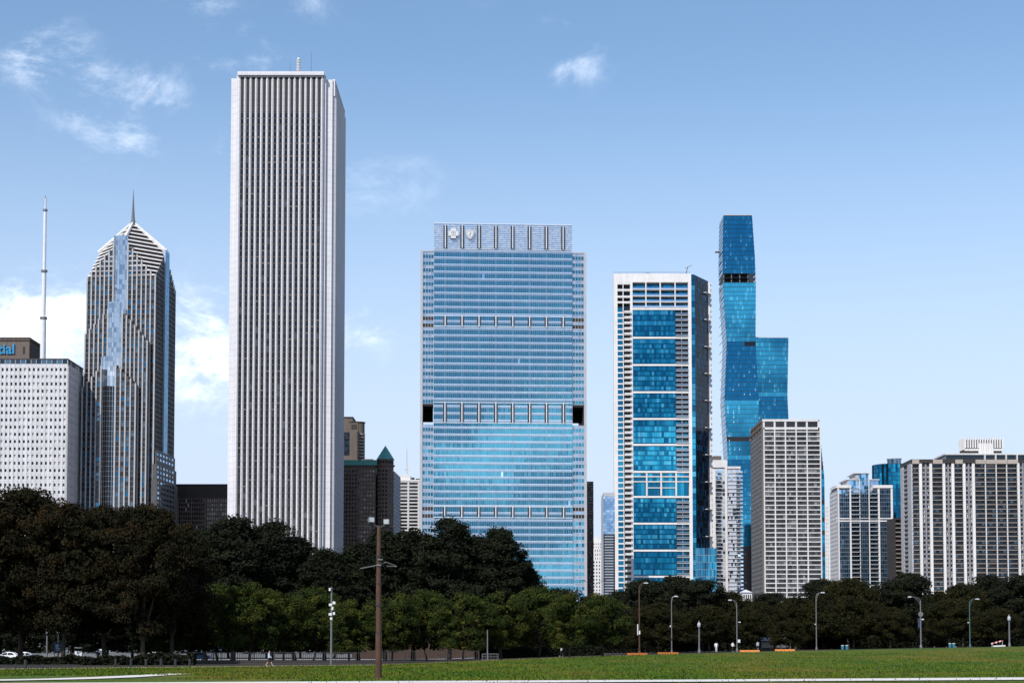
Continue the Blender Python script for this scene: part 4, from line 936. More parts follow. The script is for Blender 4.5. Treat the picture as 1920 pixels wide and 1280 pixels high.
for p0, p1 in ((1711, 1724), (1750, 1768), (1792, 1806), (1830, 1848), (1850, 1868), (1870, 1888), (1890, 1908)): q = MB(); q.box(X(p0), X(p1), -1.3, -.1, Z(869.5), Z(861.6)); q.build('cornice_panel', TANC, b.o)
m = MB(); m.box(X(1777), X(1935), 1.5, 26, Z(861), Z(852)); m.build('upper_storey', SMOK[1], b.o)
m = MB(); m.box(X(1774), X(1935), .6, 27, Z(852)+.003, Z(849)); m.build('upper_roof', OFFW, b.o)
m = MB(); 
for i in range(30): m.box(X(1778+i*5.2)-.15, X(1778+i*5.2)+.15, 1.3, 1.6, Z(861), Z(852))
m.build('upper_mullions', DKBR, b.o)
# side at left, white piers greyed so the colour holds its shade
frl = (X(1711), 28, 0, -1)
m = MB(); m.fbox(frl, 18.5, 28.5, -.3, .6, zb, Z(868)); m.fbox(frl, 0, 8, -.3, .6, zb, Z(868)); m.build('side_pier', GREYC, b.o)
for j in range(nf):
    q = MB(); z_ = zz[j+1]; q.fbox(frl, 8.1, 18.4, -.3, .5, z_, z_+.35, 0); q.fbox(frl, 8.2, 18.3, .4, .46, z_+.35, z_+1.2, 1); q.build('balcony', [TANC, DARK[1]], b.o)
# penthouse
m = MB(); m.box(X(1816), X(1885), 5, 18, Z(849)+.01, Z(822)); m.build('penthouse', DKBR, b.o)
m = MB(); m.box(X(1841), X(1867), 4.3, 4.99, Z(849)+.02, Z(829)); m.box(X(1814.5), X(1885.5), 4.6, 4.9, Z(843), Z(839))
for i in range(16):
    p = 1815+i*4.65; m.box(X(p), X(p+2.3), 3.9, 5, Z(838 if not 1840 < p < 1868 else 848), Z(818.5))
for i in range(6): m.box(X(1814.3), X(1815.5), 5+i*2.3, 6.2+i*2.3, Z(840), Z(818.5))
m.build('penthouse_ribs', WHITE, b.o)

# small white tented building right of the white slim block
b = Bld('white_tent_building', 'small white building with tent roof at foot of dark grid tower', 1401, 1115, 620)
X, Z = b.X, b.Z; m = MB(); m.box(X(1392), X(1410), 0, 10, 0, Z(1110)); m.build('wall', WHITE, b.o)
m = MB(); m.prism([(X(1391), -.5), (X(1411), -.5), (X(1411), 10.5), (X(1391), 10.5)], Z(1110), Z(1104), 0, [(X(1400), 4), (X(1402), 4), (X(1402), 6), (X(1400), 6)]); m.build('tent_roof', WPLAS, b.o)
m = MB()
for k in range(4): m.box(X(1394+k*4), X(1396.4+k*4), -.06, -.01, Z(1122), Z(1114))
m.build('window_panes', DARK[0], b.o, 'stuff')

# ================================================================== TREES
def leaf_mat(name, a, b_, c_):
    m = bpy.data.materials.new(name); m.use_nodes = True; t = m.node_tree; p = t.nodes['Principled BSDF']; n = t.nodes.new; l = t.links.new
    c = n('ShaderNodeTexCoord'); z = n('ShaderNodeTexNoise'); z.inputs['Scale'].default_value = .38; z.inputs['Detail'].default_value = 5; z.inputs['Roughness'].default_value = .7
    oi = n('ShaderNodeObjectInfo'); ad = n('ShaderNodeVectorMath'); ad.operation = 'ADD'; l(c.outputs['Object'], ad.inputs[0]); l(oi.outputs['Location'], ad.inputs[1]); l(ad.outputs[0], z.inputs['Vector'])
    r = n('ShaderNodeValToRGB'); r.color_ramp.elements[0].position = .36; r.color_ramp.elements[0].color = (*a, 1); r.color_ramp.elements[1].position = .68; r.color_ramp.elements[1].color = (*c_, 1)
    e = r.color_ramp.elements.new(.52); e.color = (*b_, 1); l(z.outputs[0], r.inputs[0]); l(r.outputs[0], p.inputs['Base Color'])
    p.inputs['Roughness'].default_value = .8; p.inputs['Specular IOR Level'].default_value = .04; return m
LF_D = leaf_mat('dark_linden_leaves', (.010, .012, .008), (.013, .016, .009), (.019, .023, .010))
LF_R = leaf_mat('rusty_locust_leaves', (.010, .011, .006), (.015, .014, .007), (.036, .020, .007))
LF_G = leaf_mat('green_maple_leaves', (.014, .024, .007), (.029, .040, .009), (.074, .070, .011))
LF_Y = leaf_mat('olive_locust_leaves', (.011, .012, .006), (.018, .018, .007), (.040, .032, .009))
BARK = mat('bark', (.045, .035, .028), .9, var=.3, scale=2.5)
def crown_mesh(name, kind, H, Wd, base, ncl, nleaf, size, lm, seed):
    r = np.random.default_rng(seed); C = []
    while len(C) < ncl:
        h = r.random()**.85; a = r.random()*2*np.pi
        if kind == 'cone': rad = (1-h)**.5*min(1, .6+h*3.0)
        elif kind == 'round': rad = math.sqrt(max(0, 1-(2*h-.9)**2/1.25))
        elif kind == 'spread': rad = math.sqrt(max(0, 1-(1.5*h-.45)**2/1.15))
        else: rad = math.sqrt(max(0, 1-(1.7*h-.7)**2/1.05))
        q = rad*(.55+.45*r.random()**.5) if r.random() < .8 else rad*r.random()
        q *= 1+.16*math.sin(3*a+seed)+.10*math.sin(7*a+seed*2+5*h)
        C.append((q*Wd/2*math.cos(a), q*Wd/2*math.sin(a), base+h*(H-base), rad))
    C = np.array(C); rc = Wd*.088*(.55+.95*r.random(ncl)); idx = np.repeat(np.arange(ncl), nleaf); n = len(idx)
    d = r.normal(size=(n, 3)); d /= np.linalg.norm(d, axis=1)[:, None]; d[:, 2] *= .62
    pos = C[idx, :3]+d*(rc[idx]*(.45+.75*r.random(n)**.6))[:, None]
    if kind == 'cone':   # pointed twigs on top
        pos[:, 2] += (r.random(n) < .05)*r.random(n)*1.0
    nor = d*.7+r.normal(size=(n, 3))*.6+np.array([0, 0, .35]); nor /= np.linalg.norm(nor, axis=1)[:, None]
    t1 = np.cross(nor, r.normal(size=(n, 3))); t1 /= np.linalg.norm(t1, axis=1)[:, None]; t2 = np.cross(nor, t1)
    big = r.random(n) < .10; pos[big, :2] *= .62; pos[big, 2] = base+(pos[big, 2]-base)*.88
    s = (size*(.6+.8*r.random(n))*np.where(big, 2.4, 1))[:, None]; s2 = s*(.5+.3*r.random((n, 1)))
    V = np.empty((n, 4, 3)); V[:, 0] = pos-t1*s; V[:, 1] = pos-t2*s2; V[:, 2] = pos+t1*s; V[:, 3] = pos+t2*s2
    V[:, :, 2] = np.maximum(V[:, :, 2], base*.72)
    me = bpy.data.meshes.new(name); me.vertices.add(n*4); me.vertices.foreach_set('co', V.ravel().astype(np.float32)); me.loops.add(n*4); me.loops.foreach_set('vertex_index', np.arange(n*4, dtype=np.int32))
    me.polygons.add(n); me.polygons.foreach_set('loop_start', np.arange(0, n*4, 4, dtype=np.int32)); me.polygons.foreach_set('loop_total', np.full(n, 4, dtype=np.int32)); me.materials.append(lm); me.update(calc_edges=True)
    return me
def trunk_mesh(name, H, base, Wd, r0, seed, forks=6):
    rd = random.Random(seed); m = MB(); top = Vector((rd.uniform(-.3, .3), rd.uniform(-.3, .3), base*1.05)); m.path([(0, 0, -.3), (0, 0, .15), tuple(top*.55), tuple(top)], r0*1.3, r0*.72, 8)
    for k in range(forks):
        a = k*6.283/forks+rd.uniform(-.4, .4); q = rd.uniform(.3, .62)*Wd/2; p1 = top+Vector((math.cos(a)*q*.5, math.sin(a)*q*.5, (H-base)*rd.uniform(.18, .3))); p2 = top+Vector((math.cos(a)*q, math.sin(a)*q, (H-base)*rd.uniform(.45, .7)))
        m.path([tuple(top-Vector((0, 0, rd.uniform(0, base*.35)))), tuple(p1), tuple(p2)], r0*.5, r0*.14, 6)
        for s in (1, -1):
            b1 = p1+(p2-p1)*.35; m.tube(tuple(b1), tuple(b1+Vector((math.cos(a+s*.9)*q*.5, math.sin(a+s*.9)*q*.5, (H-base)*.14))), r0*.18, r0*.07, 5)
    m.tube(tuple(top), (top.x*.5, top.y*.5, base+(H-base)*.72), r0*.6, r0*.2, 6)
    me = bpy.data.meshes.new(name); me.from_pydata(m.v, [], m.f); me.materials.append(BARK); me.update(); return me
KINDS = {   # kind: (shape, H, W, base, clusters, leaves, leaf size, material, trunk radius)
 'rust': ('broad', 20, 12.5, 4.3, 175, 250, .16, LF_R, .32), 'linden': ('cone', 20, 10.5, 3.2, 190, 230, .16, LF_D, .26),
 'maple': ('round', 10.5, 8.6, 2.1, 110, 180, .12, LF_G, .17), 'locust': ('spread', 12.5, 12.0, 2.6, 140, 180, .15, LF_Y, .22), 'darkround': ('broad', 13.5, 11.5, 1.6, 140, 180, .19, LF_D, .24)}
PROT = {}
for k, (shp, H, Wd, bs, nc, nl, sz, lm, r0) in KINDS.items():
    PROT[k] = [(crown_mesh('crown', shp, H, Wd, bs, nc, nl, sz, lm, 17*i+len(k)), trunk_mesh('trunk', H, bs, Wd, r0, i*5+len(k))) for i in range(3)]
NT = {'rust': 'rusty_locust_tree', 'linden': 'dark_linden_tree', 'maple': 'green_maple_tree', 'locust': 'olive_locust_tree', 'darkround': 'dark_shade_tree'}
cnt = {}
def tree(kind, px, pytop, D, label=None, group=None, wid=1.0, zoff=0):
    cnt[kind] = cnt.get(kind, -1)+1; i = cnt[kind] % 3
    x_ = at(px, HY, D)[0]; z_ = gz(x_, D)+zoff; ztop = at(px, pytop, D)[2]; s = (ztop-z_)/KINDS[kind][1]
    o = thing(NT[kind], label, 'tree', (x_, D, z_), random.uniform(0, 6.28), group)
    w = s*wid*random.uniform(.95, 1.06)
    for nme, me in zip(('crown', 'trunk'), PROT[kind][i]):
        c = link(nme, me, o); c.scale = (w, w, s)
    return o
# big rusty trees on the left
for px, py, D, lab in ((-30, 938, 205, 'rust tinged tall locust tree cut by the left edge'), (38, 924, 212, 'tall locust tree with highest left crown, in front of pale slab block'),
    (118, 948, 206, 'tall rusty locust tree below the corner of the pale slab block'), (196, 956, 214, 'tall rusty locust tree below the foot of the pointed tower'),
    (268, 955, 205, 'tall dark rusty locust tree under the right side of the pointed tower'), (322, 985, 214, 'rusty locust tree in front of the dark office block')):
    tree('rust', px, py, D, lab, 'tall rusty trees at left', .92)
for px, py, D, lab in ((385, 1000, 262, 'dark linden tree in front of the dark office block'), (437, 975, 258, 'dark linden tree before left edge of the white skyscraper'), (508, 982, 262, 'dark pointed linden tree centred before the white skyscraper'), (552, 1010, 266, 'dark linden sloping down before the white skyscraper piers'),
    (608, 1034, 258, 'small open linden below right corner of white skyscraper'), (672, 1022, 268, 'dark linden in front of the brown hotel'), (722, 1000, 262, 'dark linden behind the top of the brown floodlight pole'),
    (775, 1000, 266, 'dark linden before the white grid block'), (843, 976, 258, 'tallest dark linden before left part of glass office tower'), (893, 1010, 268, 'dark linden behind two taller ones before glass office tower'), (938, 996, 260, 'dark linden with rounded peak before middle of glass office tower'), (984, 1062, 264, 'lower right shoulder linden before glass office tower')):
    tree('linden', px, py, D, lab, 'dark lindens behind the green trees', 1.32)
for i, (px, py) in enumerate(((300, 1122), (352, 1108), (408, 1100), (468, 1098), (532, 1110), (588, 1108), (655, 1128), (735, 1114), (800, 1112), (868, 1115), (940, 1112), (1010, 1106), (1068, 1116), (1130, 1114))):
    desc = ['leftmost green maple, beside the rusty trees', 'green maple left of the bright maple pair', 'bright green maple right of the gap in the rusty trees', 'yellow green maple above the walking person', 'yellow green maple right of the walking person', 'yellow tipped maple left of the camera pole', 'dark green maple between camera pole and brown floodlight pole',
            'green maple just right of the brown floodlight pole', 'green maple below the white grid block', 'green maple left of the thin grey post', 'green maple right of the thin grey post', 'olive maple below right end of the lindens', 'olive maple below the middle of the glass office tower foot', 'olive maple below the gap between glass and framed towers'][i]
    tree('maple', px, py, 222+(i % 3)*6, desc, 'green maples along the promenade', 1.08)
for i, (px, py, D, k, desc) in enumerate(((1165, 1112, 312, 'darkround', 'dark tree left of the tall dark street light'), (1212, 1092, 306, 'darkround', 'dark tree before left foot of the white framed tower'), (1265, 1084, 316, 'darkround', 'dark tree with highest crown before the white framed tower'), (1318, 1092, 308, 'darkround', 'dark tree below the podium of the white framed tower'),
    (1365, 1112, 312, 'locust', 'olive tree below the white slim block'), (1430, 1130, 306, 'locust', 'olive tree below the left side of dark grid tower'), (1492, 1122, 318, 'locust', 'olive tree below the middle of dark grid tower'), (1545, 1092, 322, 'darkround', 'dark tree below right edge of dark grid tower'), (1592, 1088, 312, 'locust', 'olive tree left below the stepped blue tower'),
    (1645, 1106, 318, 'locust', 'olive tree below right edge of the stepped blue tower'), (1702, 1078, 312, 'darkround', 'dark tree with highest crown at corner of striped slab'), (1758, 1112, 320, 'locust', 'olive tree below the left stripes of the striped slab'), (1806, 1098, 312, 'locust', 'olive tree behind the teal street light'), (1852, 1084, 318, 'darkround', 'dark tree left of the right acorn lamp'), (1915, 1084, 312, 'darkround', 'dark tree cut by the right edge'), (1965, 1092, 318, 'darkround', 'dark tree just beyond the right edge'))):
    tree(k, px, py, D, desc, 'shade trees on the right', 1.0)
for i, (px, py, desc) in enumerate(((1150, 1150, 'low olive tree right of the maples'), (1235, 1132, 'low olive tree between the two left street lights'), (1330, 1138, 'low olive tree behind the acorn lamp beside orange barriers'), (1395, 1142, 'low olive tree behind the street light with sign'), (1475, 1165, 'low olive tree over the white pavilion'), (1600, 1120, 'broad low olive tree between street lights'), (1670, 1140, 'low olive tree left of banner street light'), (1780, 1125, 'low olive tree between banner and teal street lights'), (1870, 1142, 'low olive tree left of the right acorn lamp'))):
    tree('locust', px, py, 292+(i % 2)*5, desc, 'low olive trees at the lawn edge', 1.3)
# second rows that close the gaps
BACK = 'dark tree in the shaded row behind the others'
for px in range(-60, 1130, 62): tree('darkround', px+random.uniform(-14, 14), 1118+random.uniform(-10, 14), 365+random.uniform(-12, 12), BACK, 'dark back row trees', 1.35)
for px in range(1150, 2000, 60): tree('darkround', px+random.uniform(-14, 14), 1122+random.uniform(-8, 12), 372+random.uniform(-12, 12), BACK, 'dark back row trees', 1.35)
# hedges under the crowns; the tall ones are added to stand for shade
def hedge(px0, px1, D, h, label, lm=LF_D):
    x0, x1 = at(px0, HY, D)[0], at(px1, HY, D)[0]; r = np.random.default_rng(int(px0+5000)); n = int((x1-x0)*(170+190*h))
    pos = np.stack([x0+(x1-x0)*r.random(n), D+(r.random(n)-.5)*2.2, h*r.random(n)**.8], 1); pos[:, 2] *= 1+.14*np.sin(pos[:, 0]*1.3)+.08*np.sin(pos[:, 0]*3.1)
    pos[:, 2] += np.array([gz(float(a), D) for a in pos[:, 0]])
    t1 = r.normal(size=(n, 3)); t1 /= np.linalg.norm(t1, axis=1)[:, None]; t2 = np.cross(t1, r.normal(size=(n, 3))); t2 /= np.linalg.norm(t2, axis=1)[:, None]; s = .24
    V = np.stack([pos-t1*s, pos-t2*s*.7, pos+t1*s, pos+t2*s*.7], 1).reshape(-1, 3)
    me = bpy.data.meshes.new('hedge'); me.from_pydata(V.tolist(), [], [(4*i, 4*i+1, 4*i+2, 4*i+3) for i in range(n)]); me.materials.append(lm); me.update()
    tag(link('hedge', me), label, 'hedge')
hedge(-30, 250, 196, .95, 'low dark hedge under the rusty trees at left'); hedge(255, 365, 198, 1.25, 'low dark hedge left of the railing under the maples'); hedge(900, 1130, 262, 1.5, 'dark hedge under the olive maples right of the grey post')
hedge(1130, 1420, 330, 4.2, 'tall dark hedge added as shade backdrop behind the orange barriers'); hedge(1490, 1940, 332, 4.4, 'tall dark hedge added as shade backdrop along the right part of the lawn'); hedge(1424, 1488, 345, 5.2, 'tall dark hedge added as shade backdrop behind the white pavilion'); hedge(905, 1130, 345, 4.0, 'tall dark hedge added as shade backdrop behind the distant acorn lamp')

# ================================================================== STREET FURNITURE
def gp(px, D): x_ = at(px, HY, D)[0]; return (x_, D, gz(x_, D))
def hgt(px, py, D): return at(px, py, D)[2]-gp(px, D)[2]
# brown floodlight pole
D = 97.5; p = gp(710, D); H = hgt(709, 985, D)
o = thing('floodlight_pole', 'rusty brown floodlight pole standing on the lawn', 'pole', p)
m = MB(); m.tube((0, 0, -.2), (0, 0, H*.30), .19, .19, 10); m.tube((0, 0, H*.30), (-.02, 0, H*.62), .165, .155, 10); m.tube((-.02, 0, H*.62), (-.02, 0, H), .145, .11, 10); m.build('shaft', RUST, o)
m = MB(); m.lathe([(.34, 0), (.34, .05), (.2, .12)], n=12); m.build('base_plate', RUST, o)
for q in (.30, .48, .62, .8): m = MB(); m.lathe([(.19 if q < .5 else .165, H*q-.05), (.19 if q < .5 else .165, H*q+.05)], n=10); m.build('band', DKMET, o)
m = MB(); m.path([(-.62, 0, H+.12), (-.3, 0, H+.03), (-.02, 0, H-.12), (.25, 0, H-.03), (.6, 0, H-.02)], .075, .075, 7); m.build('crossarm', DKMET, o)
for sx, rz_, tilt in ((-.5, .5, -.35), (.46, -.2, .25)):
    f = MB(); w, h_, d = .17, .15, .16; f.hexa([(-w, -d, -h_), (w, -d, -h_), (w*.7, d, -h_*.7), (-w*.7, d, -h_*.7), (-w, -d, h_), (w, -d, h_), (w*.7, d, h_*.7), (-w*.7, d, h_*.7)])
    a = f.build('floodlight', GALV, o, loc=(sx, -.05, H+.32 if sx < 0 else H+.24)); a.rotation_euler = (tilt*.4, 0, rz_)
    g = MB(); g.box(-w*.9, w*.9, -d-.012, -d-.003, -h_*.9, h_*.9); g.build('lens', LENS, a)
    g = MB(); g.tube((0, 0, -h_-.14), (0, 0, -h_), .03, .03, 6); g.build('bracket', DKMET, a)
zc = hgt(710, 1061, D); m = MB(); m.path([(-1.1, 0, zc-.13), (-.3, 0, zc+.02), (.42, 0, zc+.25)], .03, .03, 6); m.tube((.42, 0, zc+.25), (1.05, 0, zc), .02, .02, 6); m.tube((.45, 0, zc+.02), (1.05, 0, zc-.02), .02, .02, 6); m.box(-.12, .12, -.2, .1, zc+.02, zc+.1); m.box(-.06, .22, -.21, .1, zc+.36, zc+.42); m.build('wire_bracket', GALV, o)
m = MB(); m.tube((-1.2, 0, H-.02), (1.6, 0, H-.1), .012, .012, 5); m.build('top_rod', DKMET, o)
# camera pole
D = 184; p = gp(621, D); H = hgt(622, 1100, D)
o = thing('camera_pole', 'slim grey pole with white camera boxes at the promenade edge', 'pole', p)
m = MB(); m.tube((0, 0, 0), (0, 0, H), .13, .09, 8); m.build('shaft', GALV, o)
for dx, dz, sx, sz in ((-.08, .775, .17, .14), (.3, .80, .15, .15), (.13, .73, .10, .18), (-.1, .655, .17, .14), (.3, .665, .12, .15), (0, .60, .12, .14), (-.18, .97, .1, .16)):
    m = MB(); m.hexa([(dx-sx, -.28, H*dz-sz), (dx+sx, -.28, H*dz-sz), (dx+sx, -.05, H*dz-sz*.8), (dx-sx, -.05, H*dz-sz*.8), (dx-sx, -.28, H*dz+sz), (dx+sx, -.28, H*dz+sz), (dx+sx, -.05, H*dz+sz*.8), (dx-sx, -.05, H*dz+sz*.8)]); m.build('camera_box', WPLAS, o)
# street lights
def street_light(px, pyt, D, arm, label, mt=GALV, extra=None, r=.11, lamp=True):
    p = gp(px, D); H = hgt(px, pyt, D); o = thing('street_light', label, 'street light', p, 0, 'street lights along the lawn edge')
    m = MB(); m.tube((0, 0, -.2), (0, 0, H*.55), r, r*.85, 8); m.tube((0, 0, H*.55), (0, 0, H*.92), r*.85, r*.65, 8); m.build('pole', mt, o)
    m = MB(); m.lathe([(r*1.9, 0), (r*1.9, .25), (r*1.1, .6)], n=10); m.build('base', mt, o)
    if arm:
        s = 1 if arm > 0 else -1; a = abs(arm); m = MB(); pts = [(s*a*(1-math.cos(t*1.45)), 0, H*.92+H*.08*math.sin(t*1.57)) for t in (0, .25, .5, .75, 1)]; m.path(pts, r*.5, r*.35, 6)
        m.path([(0, 0, H*.82), (s*a*.2, 0, H*.92), (s*a*.55, 0, H*.985)], r*.35, r*.3, 6); m.build('arm', mt, o)
        e = pts[-1]; m = MB(); m.hexa([(e[0]-s*.05-.05, -.16, e[2]-.1), (e[0]+s*.62+.05, -.16, e[2]-.12), (e[0]+s*.62+.05, .16, e[2]-.12), (e[0]-s*.05-.05, .16, e[2]-.1), (e[0], -.1, e[2]+.06), (e[0]+s*.5, -.1, e[2]+.08), (e[0]+s*.5, .1, e[2]+.08), (e[0], .1, e[2]+.06)]); m.build('lamp_head', LENS, o)
    else:
        m = MB(); m.tube((0, 0, H*.92), (0, 0, H), r*.65, r*.5, 6); m.build('arm', mt, o)
    for f in (extra or ()):
        m = MB(); f(m, H); m.build('fitting', WPLAS, o)
    return o
box_f = lambda x0, x1, q0, q1: (lambda m, H: m.box(x0, x1, -.22, -.12, H*q0, H*q1))
street_light(1199, 1092, 262, .9, 'tall dark street light beside the striped orange barrier', RUST, [box_f(-.35, -.2, .27, .42), box_f(-.1, .12, .28, .33)], .13)
street_light(1259.5, 1117, 270, .5, 'slim street light behind the second orange barrier', GALV, [box_f(-.3, -.15, .46, .49)], .10)
street_light(1382, 1124, 272, -.95, 'curved arm street light with small white sign', GALV, [box_f(.1, .5, .18, .24), box_f(.2, .6, .565, .58)], .11)
street_light(1531, 1110, 276, .95, 'slim street light below right edge of dark grid tower', GALV, [box_f(-.28, -.14, .44, .46)], .10)
o = street_light(1727, 1118, 278, -1.75, 'street light with long left arm, disc sign and banner', GALV, [box_f(.1, .5, .55, .57)], .13)
H = hgt(1727, 1118, 278); m = MB(); m.tube((-.02, -.2, H*.66), (-.02, -.14, H*.66), .42, .42, 14); m.build('disc_sign', GALV, o)
m = MB(); m.box(-.45, -.12, -.05, 0, H*.40, H*.58); m.build('banner', mat('navy_banner', (.03, .04, .09), .8, scale=2), o)
street_light(1819, 1122, 280, 1.2, 'thin teal street light near the right edge', TEALP, [box_f(-.4, -.2, .5, .52)], .09)
# twin-armed lamp rising above the trees
D = 430; p = gp(1113, D); H = hgt(1113, 1100, D); o = thing('twin_arm_street_light', 'twin armed street light above the trees in the tower gap', 'street light', p)
m = MB(); m.tube((0, 0, 0), (0, 0, H), .14, .1, 8); m.build('pole', DKMET, o)
for s, dx, dz in ((-1, 2.6, 1.7), (1, 3.8, 2.2)):
    m = MB(); m.path([(0, 0, H), (s*dx*.3, 0, H+dz*.5), (s*dx, 0, H+dz)], .07, .05, 6); m.build('arm', DKMET, o); m = MB(); m.box(s*dx-.5, s*dx+.5, -.15, .15, H+dz-.08, H+dz+.12); m.build('lamp_head', DKMET, o)
def acorn(px, pyt, D, label, mt=GALV):
    p = gp(px, D); H = hgt(px, pyt, D); o = thing('acorn_lamp', label, 'lamp post', p, 0, 'acorn lamp posts')
    m = MB(); m.lathe([(.24, 0), (.24, .25), (.16, .6), (.14, .8), (.12, H*.76), (.17, H*.78)], n=10); m.build('post', mt, o)
    m = MB(); m.lathe([(.14, H*.78), (.27, H*.83), (.27, H*.89), (.16, H*.95)], n=12); m.build('globe', LENS, o, smooth=True)
    m = MB(); m.lathe([(.2, H*.945), (.08, H*.97), (.03, H)], n=8); m.build('cap', mt, o)
acorn(1311, 1163, 266, 'grey acorn lamp post right of the two striped orange barriers'); acorn(1893, 1151, 276, 'grey acorn lamp post beside the right edge')
acorn(1035, 1199, 270, 'short dark acorn lamp post under the olive maples', DKMET); acorn(88, 1176, 240, 'white globe acorn lamp under the rusty trees'); acorn(109, 1172, 262, 'slim acorn lamp above the blue sign', DKMET)
# thin post and bench rail
D = 214; p = gp(914, D); H = hgt(914, 1180, D); m = MB(); m.tube((0, 0, -.2), (0, 0, H), .09, .07, 8); m.lathe([(.14, 0), (.14, .12)], n=8); tag(m.build('grey_post', GALV, None, loc=p), 'thin grey post standing by the steel barrier', 'post')
o = thing('crowd_barrier', 'low steel crowd barrier beside the thin grey post', 'barrier', gp(919, 212)); m = MB(); w = 1.02
m.path([(-w, 0, 0), (-w, 0, .85), (w, 0, .85), (w, 0, 0)], .04, .04, 6); m.tube((-w, 0, .5), (w, 0, .5), .025, .025, 6); m.build('frame', GALV, o)
m = MB(); 
for k in range(11): m.tube((-w+w*2*k/10, 0, .08), (-w+w*2*k/10, 0, .85), .018, .018, 5)
m.tube((-w, 0, .1), (w, 0, .1), .025, .025, 6); m.build('bars', GALV, o)
# orange barriers
def orange(px0, px1, pyt, D, label, slat=True):
    x0, x1 = at(px0, HY, D)[0], at(px1, HY, D)[0]; xm = (x0+x1)/2; o = thing('orange_barrier', label, 'barrier', (xm, D, gz(xm, D)), 0, 'orange barriers along the lawn edge'); h = max(.3, hgt((px0+px1)/2, pyt, D)); L_ = (x1-x0)/2
    if slat:
        n = 13
        for k in range(n): m = MB(); u = -L_+2*L_*(k+.2)/n; m.box(u, u+2*L_/n*.62, -.05, .0, .0, h); m.build('slat', ORANGE, o)
        m = MB(); m.box(-L_, L_, .01, .06, .08, h*.9); m.build('backing', ORDK, o)
    else:
        m = MB(); m.hexa([(-L_, -.25, 0), (L_, -.25, 0), (L_, .25, 0), (-L_, .25, 0), (-L_, -.1, h), (L_, -.1, h), (L_, .1, h), (-L_, .1, h)]); m.build('body', ORANGE, o)
        m = MB()
        for k in range(5): m.box(-L_*.9+k*L_*.42, -L_*.9+k*L_*.42+.12, -.28, .28, 0, .1)
        m.build('feet', ORDK, o)
orange(1176, 1214, 1225, 240, 'striped orange barrier at foot of the tall dark street light'); orange(1233, 1272, 1223.3, 246, 'striped orange barrier at foot of the slim street light')
orange(1387, 1424, 1220.5, 262, 'solid orange barrier right of the street light with sign', False); orange(1453, 1490, 1219, 266, 'solid orange barrier in front of the white pavilion', False)
# bollards
for i, px in enumerate((48, 217, 246, 274, 302, 329, 356)):
    D = 158 if px < 100 else 172; m = MB(); m.lathe([(.13, 0), (.13, .62), (.16, .66), (.15, .76), (.05, .84)], n=10)
    tag(m.build('bollard', DKMET, None, loc=gp(px, D)), ['dark bollard alone at far left of promenade', 'leftmost dark bollard of the row on brick paving', 'second dark bollard of the row on brick paving', 'third dark bollard of the row on brick paving', 'fourth dark bollard of the row on brick paving', 'fifth dark bollard of the row on brick paving', 'rightmost dark bollard of the row on brick paving'][i], 'bollard', 'bollards on the promenade')
# railings
def railing(px0, px1, D, h, label, name='railing', mt=DKMET, sp=.27, z0=0):
    x0, x1 = at(px0, HY, D)[0], at(px1, HY, D)[0]; xm = (x0+x1)/2; o = thing(name, label, 'railing', (xm, D, gz(xm, D)+z0)); L_ = (x1-x0)/2
    m = MB(); m.box(-L_, L_, -.03, .03, h-.06, h); m.box(-L_, L_, -.025, .025, .12, .17); m.build('rail', mt, o)
    m = MB(); n = int(2*L_/sp)
    for k in range(n+1): u = -L_+2*L_*k/n; m.box(u-.03, u+.03, -.02, .02, 0, h-.03)
    m.build('pickets', mt, o, 'stuff')
    for k in range(int(2*L_/2.6)+1): u = -L_+2.6*k; q = MB(); q.box(u-.05, u+.05, -.05, .05, 0, h+.08); q.build('post', mt, o)
railing(362, 720, 212, 1.25, 'dark picket railing under the maples left of floodlight pole', z0=.25); railing(722, 898, 214, 1.25, 'dark picket railing under the maples right of floodlight pole', z0=.25)
railing(-20, 150, 162, .35, 'low dark edging rail at the far left of the promenade', 'edging_rail')
def lowwall(px0, px1, D, h, d, mt, name, label, cat):
    x0, x1 = at(px0, HY, D)[0], at(px1, HY, D)[0]; m = MB(); n = max(2, int((x1-x0)/1.5))
    m.box(x0, x1, D, D+d, -.4, h); m.box(x0-.05, x1+.05, D-.05, D+d+.05, h+.002, h+.09); return tag(m.build(name, mt), label, cat)
lowwall(362, 900, 211.4, .28, .5, DKBR, 'low_wall', 'low dark kerb wall under the picket railing', 'wall')
lowwall(660, 905, 345, 3.6, .6, BRICKW, 'brick_wall', 'brown brick wall seen under the maples right of floodlight pole', 'wall')
# pavilion on the right
o = thing('pavilion', 'low pavilion with pale slatted canopy under trees behind orange barriers', 'pavilion', gp(1453, 300)); z9 = gp(1453, 300)[2]
hw = (at(1480, HY, 300)[0]-at(1426, HY, 300)[0])/2; zt = at(1450, 1194, 300)[2]-z9; zl = at(1450, 1201, 300)[2]-z9
for k in range(20): m = MB(); u = -hw+2*hw*k/20; m.hexa([(u, -1.2, zl), (u+.2, -1.2, zl), (u+.2, 1.6, zt-.06), (u, 1.6, zt-.06), (u, -1.2, zl+.06), (u+.2, -1.2, zl+.06), (u+.2, 1.6, zt), (u, 1.6, zt)]); m.build('canopy_slat', WPLAS, o)
m = MB(); m.box(-hw, hw, 1.6, 2.0, 0, zt-.1); m.build('back_wall', TANST, o)
for u0, u1 in ((-hw*.9, -hw*.05), (hw*.15, hw*.95)): m = MB(); m.box(u0, u1, .9, 1.0, .5, zl-.2); m.build('panel', OFFW, o)
for u in (-hw, -hw*.35, hw*.35, hw): m = MB(); m.box(u-.07, u+.07, -1.1, -.96, 0, zl); m.build('post', GALV, o)
